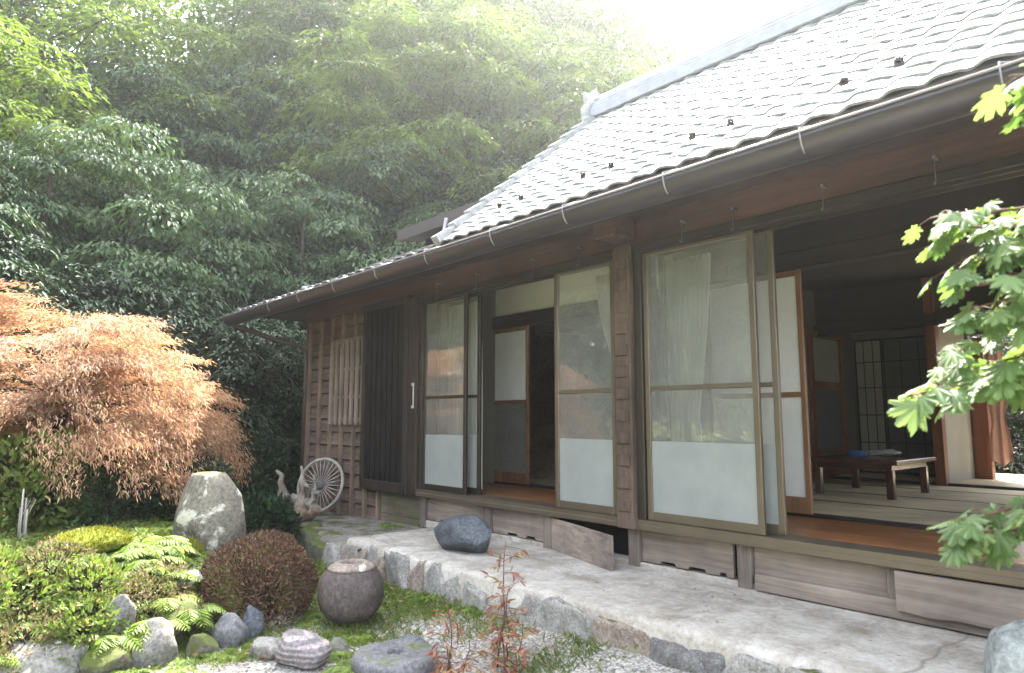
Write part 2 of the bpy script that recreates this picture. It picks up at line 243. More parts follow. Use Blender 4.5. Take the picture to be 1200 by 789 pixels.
# ---------------------------------------------------------------- mesh helpers
def tag(o, label=None, cat=None, group=None, kind=None):
    for k, v in (('label', label), ('category', cat), ('group', group), ('kind', kind)):
        if v: o[k] = v
    return o
def empty(name, loc, label=None, cat=None, group=None, kind=None):
    o = bpy.data.objects.new(name, None); o.location = loc; o.empty_display_size = .1; COL.objects.link(o); return tag(o, label, cat, group, kind)
def wloc(o):
    v = Vector((0, 0, 0))
    while o is not None: v = v + Vector(o.location); o = o.parent
    return v
class MB:
    def __init__(s): s.v = []; s.f = []; s.smooth = []
    def add(s, vs, fs, sm=False):
        b = len(s.v); s.v += [tuple(map(float, p)) for p in vs]; s.f += [tuple(b + i for i in f) for f in fs]; s.smooth += [sm] * len(fs); return s
    def box(s, x0, x1, y0, y1, z0, z1, bev=0.0):
        if bev <= 0 or min(x1 - x0, y1 - y0, z1 - z0) < 2.2 * bev:
            vs = [(x, y, z) for x in (x0, x1) for y in (y0, y1) for z in (z0, z1)]
            return s.add(vs, [(0, 1, 3, 2), (4, 6, 7, 5), (0, 4, 5, 1), (2, 3, 7, 6), (0, 2, 6, 4), (1, 5, 7, 3)])
        b = bev; vs = []; idx = {}
        X = (x0, x1); Y = (y0, y1); Z = (z0, z1)
        for i in (0, 1):
            for j in (0, 1):
                for k in (0, 1):
                    sx, sy, sz = (1, -1)[i], (1, -1)[j], (1, -1)[k]
                    idx[i, j, k, 'x'] = len(vs); vs.append((X[i], Y[j] + sy * b, Z[k] + sz * b))
                    idx[i, j, k, 'y'] = len(vs); vs.append((X[i] + sx * b, Y[j], Z[k] + sz * b))
                    idx[i, j, k, 'z'] = len(vs); vs.append((X[i] + sx * b, Y[j] + sy * b, Z[k]))
        fs = []
        for i in (0, 1): fs.append([idx[i, j, k, 'x'] for j, k in ((0, 0), (0, 1), (1, 1), (1, 0))][::1 if i == 0 else -1])
        for j in (0, 1): fs.append([idx[i, j, k, 'y'] for i, k in ((0, 0), (1, 0), (1, 1), (0, 1))][::1 if j == 0 else -1])
        for k in (0, 1): fs.append([idx[i, j, k, 'z'] for i, j in ((0, 0), (0, 1), (1, 1), (1, 0))][::1 if k == 0 else -1])
        for j in (0, 1):
            for k in (0, 1): fs.append((idx[0, j, k, 'y'], idx[1, j, k, 'y'], idx[1, j, k, 'z'], idx[0, j, k, 'z']))
        for i in (0, 1):
            for k in (0, 1): fs.append((idx[i, 0, k, 'x'], idx[i, 1, k, 'x'], idx[i, 1, k, 'z'], idx[i, 0, k, 'z']))
        for i in (0, 1):
            for j in (0, 1): fs.append((idx[i, j, 0, 'x'], idx[i, j, 1, 'x'], idx[i, j, 1, 'y'], idx[i, j, 0, 'y']))
        for i in (0, 1):
            for j in (0, 1):
                for k in (0, 1): fs.append((idx[i, j, k, 'x'], idx[i, j, k, 'y'], idx[i, j, k, 'z']))
        return s.add(vs, fs)
    def tube(s, pts, rad, n=8, cap=True):
        pts = [Vector(p) for p in pts]; k = len(pts)
        if isinstance(rad, (int, float)): rad = [rad] * k
        b = len(s.v); up = Vector((.13, .21, .97))
        for i in range(k):
            t = (pts[min(i + 1, k - 1)] - pts[max(i - 1, 0)]); t.normalize()
            a = t.cross(up if abs(t.dot(up)) < .95 else Vector((1, 0, 0))).normalized(); c = t.cross(a)
            for j in range(n):
                w = 2 * math.pi * j / n; p = pts[i] + (a * math.cos(w) + c * math.sin(w)) * rad[i]; s.v.append(tuple(p))
        for i in range(k - 1):
            for j in range(n):
                s.f.append((b + i * n + j, b + i * n + (j + 1) % n, b + (i + 1) * n + (j + 1) % n, b + (i + 1) * n + j)); s.smooth.append(True)
        if cap:
            s.f.append(tuple(b + j for j in range(n))[::-1]); s.f.append(tuple(b + (k - 1) * n + j for j in range(n))); s.smooth += [False, False]
        return s
    def lathe(s, prof, n=32, c=(0, 0, 0), jit=None):
        b = len(s.v)
        for (r, z) in prof:
            for j in range(n):
                w = 2 * math.pi * j / n; rr = r * (1 + (jit[j] if jit is not None else 0)); s.v.append((c[0] + rr * math.cos(w), c[1] + rr * math.sin(w), c[2] + z))
        for i in range(len(prof) - 1):
            for j in range(n): s.f.append((b + i * n + j, b + i * n + (j + 1) % n, b + (i + 1) * n + (j + 1) % n, b + (i + 1) * n + j)); s.smooth.append(True)
        s.f.append(tuple(b + j for j in range(n))[::-1]); s.f.append(tuple(b + (len(prof) - 1) * n + j for j in range(n))); s.smooth += [False, False]; return s
    def grid(s, P, sm=True, flip=False):                      # P: array (a, b, 3)
        a, b_ = P.shape[:2]; base = len(s.v); s.v += [tuple(map(float, p)) for p in P.reshape(-1, 3)]
        for i in range(a - 1):
            for j in range(b_ - 1):
                q = (base + i * b_ + j, base + i * b_ + j + 1, base + (i + 1) * b_ + j + 1, base + (i + 1) * b_ + j); s.f.append(q[::-1] if flip else q); s.smooth.append(sm)
        return s
    def build(s, name, m, parent=None):
        o = wloc(parent) if parent else Vector((0, 0, 0))
        me = bpy.data.meshes.new(name); me.from_pydata([(p[0] - o.x, p[1] - o.y, p[2] - o.z) for p in s.v], [], s.f)
        me.polygons.foreach_set('use_smooth', s.smooth); me.materials.append(m); me.update()
        ob = bpy.data.objects.new(name, me); COL.objects.link(ob)
        if parent: ob.parent = parent
        return ob
def npmesh(name, V, F, m, parent=None, smooth=False):
    """V (n,3), F (k,q) arrays in the parent's own space"""
    me = bpy.data.meshes.new(name); q = F.shape[1]
    me.vertices.add(len(V)); me.vertices.foreach_set('co', V.astype(np.float32).ravel())
    me.loops.add(F.size); me.loops.foreach_set('vertex_index', F.astype(np.int32).ravel())
    me.polygons.add(len(F)); me.polygons.foreach_set('loop_start', np.arange(0, F.size, q, dtype=np.int32))
    me.update(calc_edges=True)
    if smooth: me.polygons.foreach_set('use_smooth', np.ones(len(F), dtype=bool))
    me.materials.append(m); ob = bpy.data.objects.new(name, me); COL.objects.link(ob)
    if parent: ob.parent = parent
    return ob
def unit(a): return a / np.maximum(np.linalg.norm(a, axis=-1, keepdims=True), 1e-9)
def leaves(P, D, Nn, Ln, W, fold=.25, droop=.15):
    """one six-vertex folded leaf per row -> verts, quads"""
    D = unit(D); S = unit(np.cross(D, Nn)); U = np.cross(S, D); Ln = Ln[:, None]; W = W[:, None]
    def at(t, w, d): return P + D * Ln * t + S * W * w + U * (W * abs(w) * fold * 2 - Ln * droop * t * t)
    V = np.stack([at(0, 0, 0), at(.3, .42, 0), at(.62, .40, 0), at(1, 0, 0), at(.62, -.40, 0), at(.3, -.42, 0)], 1)
    n = len(P); b = (np.arange(n) * 6)[:, None]
    F = np.concatenate([b + np.array([[0, 1, 2, 3]]), b + np.array([[0, 3, 4, 5]])], 0)
    return V.reshape(-1, 3), F
def cat_leaves(parts):
    V = []; F = []; o = 0
    for v, f in parts: V.append(v); F.append(f + o); o += len(v)
    return np.concatenate(V), np.concatenate(F)
# value noise
_T = np.random.default_rng(3).random((64, 64, 64))
def vnoise(p):
    i = np.floor(p).astype(int); f = p - i; f = f * f * (3 - 2 * f); r = 0
    for a in (0, 1):
        for b in (0, 1):
            for c in (0, 1):
                w = (f[..., 0] if a else 1 - f[..., 0]) * (f[..., 1] if b else 1 - f[..., 1]) * (f[..., 2] if c else 1 - f[..., 2])
                r = r + w * _T[(i[..., 0] + a) % 64, (i[..., 1] + b) % 64, (i[..., 2] + c) % 64]
    return r
def fbm(p, o=4):
    r = 0; a = .5
    for _ in range(o): r = r + a * (vnoise(p) - .5); p = p * 2.03 + 7.1; a *= .5
    return r
def smooth(a, b, x):
    t = np.clip((x - a) / (b - a), 0, 1); return t * t * (3 - 2 * t)

# ---------------------------------------------------------------- ground
GY = np.array([-6, .5, 1.0, 1.7, 2.2, 2.6, 3.0, 3.4, 6]); GX = np.array([5.0, 4.62, 4.5, 4.65, 5.2, 5.95, 6.9, 7.8, 9.2])
def mound_d(x, y): return -x - np.interp(y, GY, GX)
def hill_r(x, y): return -.8 * x + .6 * y - 12.6
def height(x, y):
    x = np.asarray(x, float); y = np.asarray(y, float)
    d = mound_d(x, y); z = -.05 + .34 * smooth(0, .75, d) * (1 - .8 * smooth(2.0, 3.0, y)) + .05 * np.clip(d - .5, 0, 5)
    p = np.stack([x, y, x * 0], -1); z = z + .05 * fbm(p * 1.1, 3) * smooth(-.3, 1, d) + .02 * fbm(p * 3.1 + 5, 3)
    r = hill_r(x, y); z = z + np.where(r > 0, .42 * np.sqrt(r * r + .6) - .32, 0) * 1.0 + smooth(0, 4, r) * 1.2 * fbm(p * .35, 3)
    z = z + (.07 + .08 * smooth(-5, -2.4, x)) * smooth(2.35, 3.0, y) * smooth(-7, -5.6, x) * smooth(3.6, 3.1, y)
    return z
def axis(lo, hi, step, far, g=1.25):
    a = list(np.arange(lo, hi, step)); s = step; u = lo; left = []
    while u > -far: s *= g; u -= s; left.append(u)
    s = step; u = hi; rt = [hi]
    while u < far: s *= g; u += s; rt.append(u)
    return np.array(left[::-1] + a + rt)
gx = axis(-10, 1.5, .07, 120); gy = axis(-1.5, 3.6, .07, 120); XX, YY = np.meshgrid(gx, gy, indexing='ij'); ZZ = height(XX, YY)
# keep the house footprint under its floor
V = np.stack([XX, YY, ZZ], -1).reshape(-1, 3); nb_ = len(gy); ii, jj = np.meshgrid(np.arange(len(gx) - 1), np.arange(nb_ - 1), indexing='ij'); a = (ii * nb_ + jj).ravel()
ground = npmesh('ground', V, np.stack([a, a + nb_, a + nb_ + 1, a + 1], 1), M['ground'], smooth=True); tag(ground, kind='structure')
ca = ground.data.color_attributes.new('zone', 'FLOAT_COLOR', 'POINT'); d = mound_d(V[:, 0], V[:, 1]); r = hill_r(V[:, 0], V[:, 1])
grassy = np.maximum(smooth(-.55, .25, d), .42 * smooth(2.3, 2.95, V[:, 1]) * smooth(-2.2, -3.6, V[:, 0]) + .4 * smooth(-3.6, -4.4, V[:, 0]))
grassy = np.maximum(grassy, .6 * smooth(.5, -3, V[:, 1])); soil = np.maximum(smooth(-2.5, -.5, r), smooth(2.8, 3.4, V[:, 1]) * smooth(-6, -7.5, V[:, 0]) * .7); soil = np.maximum(soil, smooth(10.4, 12, V[:, 1]) * .7)
ca.data.foreach_set('color', np.stack([grassy, soil, grassy * 0, grassy * 0 + 1], 1).astype(np.float32).ravel())

# ---------------------------------------------------------------- terrace in front of the house
D = 4.05; SH = 5.03; FZ = .63
terrace = empty('terrace', (-2, 3.6, 0), 'raised pale concrete terrace edged with stones along the wooden house', 'terrace', kind='structure')
mb = MB(); xs = np.arange(-5.75, 2.71, .06); ys = [3.06, 3.075, 3.11, 3.2, 3.4, 3.6, 3.8, 4.0, 4.3]; zoff = [-.035, -.012, 0, 0, 0, 0, 0, 0, 0]
P = np.zeros((len(xs), len(ys) + 1, 3))
for i, x in enumerate(xs):
    w = .035 * float(fbm(np.array([x * 1.3, 2.2, 0.]), 3)) * 2; P[i, 0] = (x, 3.06 + w, -.3)
    for j, (y, zo) in enumerate(zip(ys, zoff)): P[i, j + 1] = (x, y + w * (1 - j / 8), .28 + zo + .012 * float(fbm(np.array([x * 1.5, y * 2, 4.]), 3)))
mb.grid(P, True, True).build('slab', M['conc'], terrace)
mb = MB(); xs = np.arange(-8.9, -5.45, .07); ys = np.arange(2.9, 4.31, .1); P = np.zeros((len(xs), len(ys) + 1, 3))
for i, x in enumerate(xs):
    w = .08 * float(fbm(np.array([x * 1.1, 9., 0]), 3)) + float(np.interp(x, [-8.9, -7.6, -6.4, -5.8], [.75, .55, .18, .12])); P[i, 0] = (x, 2.92 + w, -.3)
    for j, y in enumerate(ys): P[i, j + 1] = (x, y + w * (1 - (j / (len(ys) - 1))), .15 + .10 * (x + 8.9) / 3.4 + (-.03 if j == 0 else 0) + .03 * float(fbm(np.array([x * 1.7, y * 2.2, 1.]), 3)))
o = mb.grid(P, True, True).build('lower_slab', M['conc_d'], terrace); tag(o, 'mossy darker low end of the terrace')

def rock_mesh(seed, size, planes=14, rough=.08, sub=4, flat=1.0, ang=.55):
    """angular rock: sphere cut by random planes, then broken up with noise"""
    import bmesh
    g = np.random.default_rng(seed); bm = bmesh.new(); bmesh.ops.create_icosphere(bm, subdivisions=sub, radius=1)
    V = np.array([v.co[:] for v in bm.verts]); F = np.array([[v.index for v in f.verts] for f in bm.faces]); bm.free()
    n = unit(g.normal(size=(planes, 3))); h = g.uniform(ang, 1.0, planes); dots = V @ n.T
    rr = np.where(dots > .05, h / np.maximum(dots, .05), 9).min(1); rr = np.minimum(rr, 1.05)
    V = V * rr[:, None]; V = V * (1 + rough * 2 * fbm(V * 2.2 + seed, 4) + rough * .8 * fbm(V * 7 + seed, 3))[:, None]
    return V * np.array(size), F
def rock(name, x, y, z, size, m, seed, label, parent=None, rz=0, tilt=0, cat='rock', group=None, planes=14, rough=.08, ang=.55, sub=4, warp=None):
    V, F = rock_mesh(seed, size, planes, rough, sub, 1, ang)
    if warp: V = warp(V)
    c, s = math.cos(rz), math.sin(rz); V = V @ np.array([[c, s, 0], [-s, c, 0], [0, 0, 1]]); c, s = math.cos(tilt), math.sin(tilt); V = V @ np.array([[1, 0, 0], [0, c, s], [0, -s, c]])
    o = npmesh(name, V if not parent else V, F, m, None, True); o.location = (x, y, z); tag(o, label, cat, group)
    if parent: o.parent = parent; o.location = Vector((x, y, z)) - wloc(parent)
    return o
def block_mesh(seed, size, rough=.11):
    import bmesh
    g = np.random.default_rng(seed); bm = bmesh.new(); bmesh.ops.create_icosphere(bm, subdivisions=5, radius=1)
    V = np.array([v.co[:] for v in bm.verts]); F = np.array([[v.index for v in f.verts] for f in bm.faces]); bm.free()
    n = np.concatenate([np.eye(3), -np.eye(3)]); n = unit(n + g.normal(0, .16, n.shape)); h = g.uniform(.72, .8, 6); n2 = unit(g.normal(size=(9, 3))); h2 = g.uniform(.86, 1.05, 9); n = np.concatenate([n, n2]); h = np.concatenate([h, h2]); dots = V @ n.T
    V = V * np.where(dots > .05, h / np.maximum(dots, .05), 9).min(1)[:, None]; V = V * (1 + rough * 2 * fbm(V * 2.6 + seed, 4) + rough * fbm(V * 8 + seed, 3))[:, None]
    return V * np.array(size) / .75, F
def edging(x, y, z, size, m, seed):
    V, F = block_mesh(seed, size); o = npmesh('edging_stone', V, F, M[m], None, True); o.parent = terrace; o.location = Vector((x, y, z)) - wloc(terrace); return o
g = np.random.default_rng(17); x = -5.72; i = 0
while x < 2.4:                       # rough stones set side by side under the concrete lip
    w = float(g.uniform(.09, .15) if x < -3.7 else g.uniform(.13, .24)); top = float(g.uniform(.2, .262)); mm = ('kerb_g', 'kerb_d', 'kerb_b', 'kerb_g', 'kerb_d', 'kerb_g')[int(g.integers(0, 6))]
    edging(x + w, 3.15 + float(g.uniform(-.015, .015)), top - .21, (w * 1.06, .135, .21), mm, 140 + i); x += 2 * w + float(g.uniform(-.01, .035)); i += 1
for i, (x, w, mm) in enumerate([(-5.93, .17, 'kerb_g'), (-6.27, .16, 'rock_m'), (-6.6, .17, 'rock_m'), (-6.95, .18, 'rock_m'), (-7.35, .2, 'rock_m')]): edging(x, float(np.interp(x, [-7.6, -6.4, -5.8], [3.5, 3.15, 3.1])), .02, (w, .13, .19 - .01 * i), mm, 70 + i)

# ---------------------------------------------------------------- the house
house = empty('farmhouse', (-4, 6, .28), 'old single storey wooden farmhouse with silver wavy tile roof', 'house')
def H(name, mb, m, parent=house, label=None):
    o = mb.build(name, M[m], parent)
    if label: o['label'] = label
    return o
# roof, front slope
X0, X1, PER = -4.80, 2.75, .19
EY, EZ, RY, RZ = 3.27, 2.872, 5.42, 4.70; SL = math.hypot(RY - EY, RZ - EZ); dy, dz = (RY - EY) / SL, (RZ - EZ) / SL; NY, NZ = -dz, dy
def wave(x):
    t = 2 * math.pi * x / PER; return .0095 * (math.sin(t) + .28 * math.sin(2 * t + .6))
def tile_field(x0, x1, ey, ez, ry, rz, n, lift=.0115, amp=1.0, x0f=None):
    sl = math.hypot(ry - ey, rz - ez); uy, uz = (ry - ey) / sl, (rz - ez) / sl; ny, nz = -uz, uy; mb = MB(); ex = sl / n
    for i in range(n):
        a = x0 if x0f is None else x0f(i * ex * uy); xs = np.arange(a, x1 + .001, PER / 10); rows = []
        jx = .006 * math.sin(i * 2.3)
        for t, h in ((0, -.004), (0, lift), (.35, lift * .68), (.75, lift * .3), (1.06, -.004)):
            s = (i + t) * ex; rows.append([(x, ey + uy * s + ny * (h + amp * wave(x + jx) + .002 * math.sin(9.1 * round(x / PER) + i * 4)), ez + uz * s + nz * (h + amp * wave(x + jx) + .002 * math.sin(9.1 * round(x / PER) + i * 4))) for x in xs])
        P = np.array(rows); mb.grid(P[:2], False); mb.grid(P[1:], True)
    return mb
roof = H('roof', tile_field(X0, X1, EY, EZ, RY, RZ, 18), 'tile', label='silver wavy tile main roof slope')
mb = MB()  # deck under the tiles
mb.add([(X0, EY, EZ - .02), (X1, EY, EZ - .02), (X1, RY, RZ - .03), (X0, RY, RZ - .03), (X0, EY, EZ - .07), (X1, EY, EZ - .07), (X1, RY, RZ - .08), (X0, RY, RZ - .08)],
       [(0, 1, 2, 3), (7, 6, 5, 4), (0, 4, 5, 1), (1, 5, 6, 2), (2, 6, 7, 3), (3, 7, 4, 0)]); H('roof_deck', mb, 'soffit', roof)
mb = MB()  # rear slope
RBY, RBZ = 9.75, 2.95
mb.add([(X0, RY, RZ - .02), (X1, RY, RZ - .02), (X1, RBY, RBZ), (X0, RBY, RBZ), (X0, RY, RZ - .09), (X1, RY, RZ - .09), (X1, RBY, RBZ - .08), (X0, RBY, RBZ - .08)],
       [(0, 1, 2, 3), (7, 6, 5, 4), (0, 4, 5, 1), (1, 5, 6, 2), (2, 6, 7, 3), (3, 7, 4, 0)]); H('rear_slope', mb, 'tile_d', roof)
mb = MB()  # gable triangle closing the end
mb.add([(X0 + .06, EY + .8, 2.95), (X0 + .06, RBY - .2, 2.9), (X0 + .06, RY, RZ - .12), (X0 + .12, EY + .8, 2.95), (X0 + .12, RBY - .2, 2.9), (X0 + .12, RY, RZ - .12)], [(0, 1, 2), (5, 4, 3), (0, 2, 5, 3), (1, 4, 5, 2), (0, 3, 4, 1)]); H('gable_wall', mb, 'board', roof)
mb = MB()  # verge trim along the rake: a row of overlapping edge tiles
for i in range(12):
    s0 = i * SL / 12; s1 = s0 + SL / 12 * 1.05
    def q(s, h, x): return (x, EY + dy * s + NY * h, EZ + dz * s + NZ * h)
    hh0, hh1 = .072, .045; xa, xb = X0 - .055, X0 + .03
    v = [q(s0, -.08, xa), q(s0, hh0, xa), q(s0, hh0, xb), q(s0, -.0, xb), q(s1, -.09, xa), q(s1, hh1, xa), q(s1, hh1, xb), q(s1, -.02, xb)]
    mb.add(v, [(0, 1, 2, 3), (7, 6, 5, 4), (0, 4, 5, 1), (1, 5, 6, 2), (2, 6, 7, 3), (3, 7, 4, 0)])
H('verge_trim', mb, 'tile', roof)
mb = MB()  # ridge: courses of flat tiles and a round cap row
mb.box(X0 - .03, X1, RY - .13, RY + .13, RZ - .06, RZ + .045, .008); mb.box(X0 - .02, X1, RY - .115, RY + .115, RZ + .047, RZ + .085, .008); mb.box(X0 - .01, X1, RY - .10, RY + .10, RZ + .087, RZ + .125, .008)
for i in range(int((X1 - X0) / .3) + 1):
    x = X0 + i * .3; mb.tube([(x, RY, RZ + .135), (x + .285, RY, RZ + .135)], [.082, .075], 14)
H('ridge_cap', mb, 'tile_d', roof)
mb = MB()
pr = [(-.17, -.12), (.17, -.12), (.19, .02), (.13, .10), (.15, .2), (.05, .22), (0, .3), (-.05, .22), (-.15, .2), (-.13, .10), (-.19, .02)]
mb.add([(X0 - .11, RY + a, RZ + .02 + b) for a, b in pr] + [(X0 - .04, RY + a * 1.05, RZ + .02 + b * 1.03) for a, b in pr], [tuple(range(11))[::-1], tuple(range(11, 22))] + [(k, (k + 1) % 11, 11 + (k + 1) % 11, 11 + k) for k in range(11)])
mb.lathe([(.001, 0), (.07, 0), (.075, .02), (.001, .025)], 14, (X0 - .16, RY, RZ + .06))
H('ridge_end_tile', mb, 'tile', roof)
for x, row in [(-4.25, 1), (-3.98, 1), (-3.30, 1), (-3.03, 1), (-2.36, 1), (-2.09, 1), (-1.42, 1), (-1.15, 1), (-.47, 1), (-.2, 1)]:
    s = (row + 1.2) * SL / 18; mb = MB(); y = EY + dy * s + NY * .03; z = EZ + dz * s + NZ * .03
    mb.box(x - .012, x + .012, y - .03, y + .01, z + .006, z + .032, .003); mb.box(x - .024, x + .024, y - .012, y - .004, z - .012, z + .032, .002); H('snow_guard', mb, 'bronze_d', roof)
# lower hipped roof at the left end
LX0 = -9.66; LRY, LRZ = 5.3, 3.24
low = H('lower_roof', tile_field(LX0, X0 - .06, EY, EZ - .015, LRY, LRZ, 11, .010, 1.0, lambda u: LX0 + .95 * u), 'tile', label='low pitched tile roof over the left end')
mb = MB()
def hipside(u, v): return (LX0 + v, EY + u, 0)
rows = []
pitch = (LRZ - EZ) / (LRY - EY)
nS = 8
for i in range(nS):        # side slope courses running back from the corner
    rws = []
    for t, h in ((0, .008), (0, .034), (1.05, .0)):
        s = (i + t) * (LRY - EY) / nS
        ysn = np.arange(EY + s, 8.6, PER / 12)
        rws.append([(LX0 + s, y, EZ - .015 + s * pitch + h + .019 * math.sin(2 * math.pi * y / PER)) for y in np.linspace(EY + s, 8.6, 240)])
    P = np.array(rws); mb.grid(P[:2], False, True); mb.grid(P[1:], True, True)
H('side_slope', mb, 'tile', low)
mb = MB()
for i in range(5):         # hip ridge tiles
    t0 = .66 + i * .24; t1 = t0 + .26
    mb.tube([(LX0 + t0, EY + t0, EZ + .125 + pitch * t0), (LX0 + t1, EY + t1, EZ + .115 + pitch * t1)], [.082, .07], 12)

mb.add([(LX0 + .64, EY + .64 - .05, EZ + pitch * .64 - .01), (LX0 + 1.9, EY + 1.9 - .05, EZ + pitch * 1.9 - .01), (LX0 + 1.9, EY + 1.9 + .05, EZ + pitch * 1.9 - .01), (LX0 + .64, EY + .64 + .05, EZ + pitch * .64 - .01),
        (LX0 + .64, EY + .64 - .05, EZ + pitch * .64 + .11), (LX0 + 1.9, EY + 1.9 - .05, EZ + pitch * 1.9 + .11), (LX0 + 1.9, EY + 1.9 + .05, EZ + pitch * 1.9 + .11), (LX0 + .64, EY + .64 + .05, EZ + pitch * .64 + .11)],
       [(0, 1, 5, 4), (2, 3, 7, 6), (3, 0, 4, 7), (1, 2, 6, 5), (4, 5, 6, 7)])
H('hip_ridge', mb, 'tile', low)
mb = MB(); c0, c1 = (LX0 + .02, EY + .01, EZ - .045), (X0 + .0, EY + .01, EZ - .045)
k1 = LRZ - .07; mb.add([c0, c1, (X0, LRY, k1), (LX0 + LRY - EY, LRY, k1), (c0[0], c0[1], c0[2] - .04), (c1[0], c1[1], c1[2] - .04), (X0, LRY, k1 - .04), (LX0 + LRY - EY, LRY, k1 - .04)],
   [(0, 1, 2, 3), (7, 6, 5, 4), (0, 4, 5, 1), (1, 5, 6, 2), (2, 6, 7, 3), (3, 7, 4, 0)])
mb.add([(LX0 + .02, EY + .012, EZ - .047), (LX0 + LRY - EY, LRY - .002, k1 - .002), (LX0 + LRY - EY, 8.6, k1 - .002), (LX0 + .02, 8.6, EZ - .047), (LX0 + .02, EY + .012, EZ - .087), (LX0 + LRY - EY, LRY - .002, k1 - .042), (LX0 + LRY - EY, 8.6, k1 - .042), (LX0 + .02, 8.6, EZ - .087)],
   [(3, 2, 1, 0), (4, 5, 6, 7), (0, 1, 5, 4), (1, 2, 6, 5), (2, 3, 7, 6), (3, 0, 4, 7)])
H('roof_deck', mb, 'soffit', low)
# rear wing rising behind the lower roof
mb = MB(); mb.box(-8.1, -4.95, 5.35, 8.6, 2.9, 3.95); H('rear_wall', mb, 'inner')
mb = MB(); v = []
for (y, z) in ((5.0, 4.04), (8.9, 4.8)): v += [(-8.3, y, z), (-4.92, y, z), (-8.3, y, z - .16), (-4.92, y, z - .16)]
mb.add(v, [(0, 1, 5, 4), (2, 6, 7, 3), (0, 2, 3, 1), (4, 5, 7, 6), (0, 4, 6, 2), (1, 3, 7, 5)]); rw = H('rear_roof', mb, 'rear', label='dark low roof of the rear wing')
mb = MB(); mb.box(-8.3, -6.72, 4.55, 5.34, 3.36, 3.47, .01); H('lower_eave', mb, 'rear', rw)
mb = MB(); mb.tube([(-7.0, 4.93, 3.92), (-7.0, 4.9, 3.75), (-6.86, 4.72, 3.5), (-6.8, 4.66, 3.42)], .028, 8); mb.box(-6.70, -6.48, 4.5, 4.72, 3.28, 3.42, .008); H('rain_pipe', mb, 'iron', rw)
# eaves: gutter, soffit boards, rafters
mb = MB(); n = 14; GYc, GZc, GR = 3.17, 2.74, .098; pts = [(GYc + GR * math.cos(a), GZc + GR * 1.15 * math.sin(a)) for a in np.linspace(math.pi, 2 * math.pi, n)]
pin = [(GYc + (GR - .006) * math.cos(a), GZc + (GR - .006) * 1.15 * math.sin(a)) for a in np.linspace(2 * math.pi, math.pi, n)]; pr = pts + pin; k = len(pr)
for xa, xb in ((-9.66, -5.9), (-5.9, -1.9), (-1.9, 2.75)):
    mb.add([(xa, a, b) for a, b in pr] + [(xb, a, b) for a, b in pr], [(j, k + j, k + (j + 1) % k, (j + 1) % k) for j in range(k)], True)
mb.add([(-9.66, a, b) for a, b in pts], [tuple(range(n))])
gut = H('gutter', mb, 'gutter')
mb = MB(); mb.tube([(-9.66, GYc - GR, GZc + .004), (2.75, GYc - GR, GZc + .004)], .0075, 8); H('gutter_lip', mb, 'rimlight', gut)
for x in [-.65, -1.47, -2.28, -3.09, -3.85, -4.72, -5.55, -6.4, -7.25, -8.1]:
    mb = MB(); a = np.linspace(math.pi * .93, math.pi * 1.32, 6); mb.tube([(x, GYc + .101 * math.cos(t), GZc + .115 * math.sin(t)) for t in a], .0045, 6); mb.tube([(x, GYc - .098, GZc + .022), (x, EY + .02, EZ - .03)], .005, 6); H('bracket', mb, 'iron', gut)
mb = MB(); mb.tube([(-9.6, 3.215, 2.69), (-9.58, 3.24, 2.62), (-9.2, 3.7, 2.42), (-9.0, 3.96, 2.33), (-8.98, 4.0, 2.22), (-8.98, 4.0, .2)], .033, 10); H('downpipe', mb, 'pipe', gut)
mb = MB(); mb.add([(-9.6, 3.29, 2.69), (2.7, 3.29, 2.69), (2.7, 3.33, 2.83), (-9.6, 3.33, 2.83), (-9.6, 3.31, 2.69), (2.7, 3.31, 2.69), (2.7, 3.35, 2.83), (-9.6, 3.35, 2.83)], [(0, 1, 2, 3), (7, 6, 5, 4), (0, 4, 5, 1), (3, 2, 6, 7)]); H('eave_fascia', mb, 'soffit')
mb = MB(); mb.add([(-9.6, 3.31, 2.72), (2.7, 3.31, 2.72), (2.7, 4.1, 2.9), (-9.6, 4.1, 2.9), (-9.6, 3.31, 2.74), (2.7, 3.31, 2.74), (2.7, 4.1, 2.92), (-9.6, 4.1, 2.92)], [(3, 2, 1, 0), (4, 5, 6, 7), (0, 1, 5, 4), (2, 3, 7, 6)]); H('soffit', mb, 'soffit')
mb = MB(); mb.box(-9.0, 2.7, 3.98, 4.16, 2.66, 2.9, .012); H('eave_beam', mb, 'beam')
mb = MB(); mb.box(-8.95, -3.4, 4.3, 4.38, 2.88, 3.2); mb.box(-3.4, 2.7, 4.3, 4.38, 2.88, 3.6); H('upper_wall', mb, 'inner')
mb = MB(); mb.box(-3.4, -3.19, 3.72, 3.97, 2.70, 2.86, .01); H('beam_end', mb, 'beam')
for x in (-5.75, -5.1, -4.3, -3.75, -2.75, -2.35, -1.75, -1.15):
    mb = MB(); mb.tube([(x, 3.93, 2.74), (x, 3.93, 2.60), (x, 3.915, 2.585), (x, 3.90, 2.60)], .0028, 6); mb.box(x - .008, x + .008, 3.925, 3.982, 2.735, 2.75); H('hook', mb, 'iron')
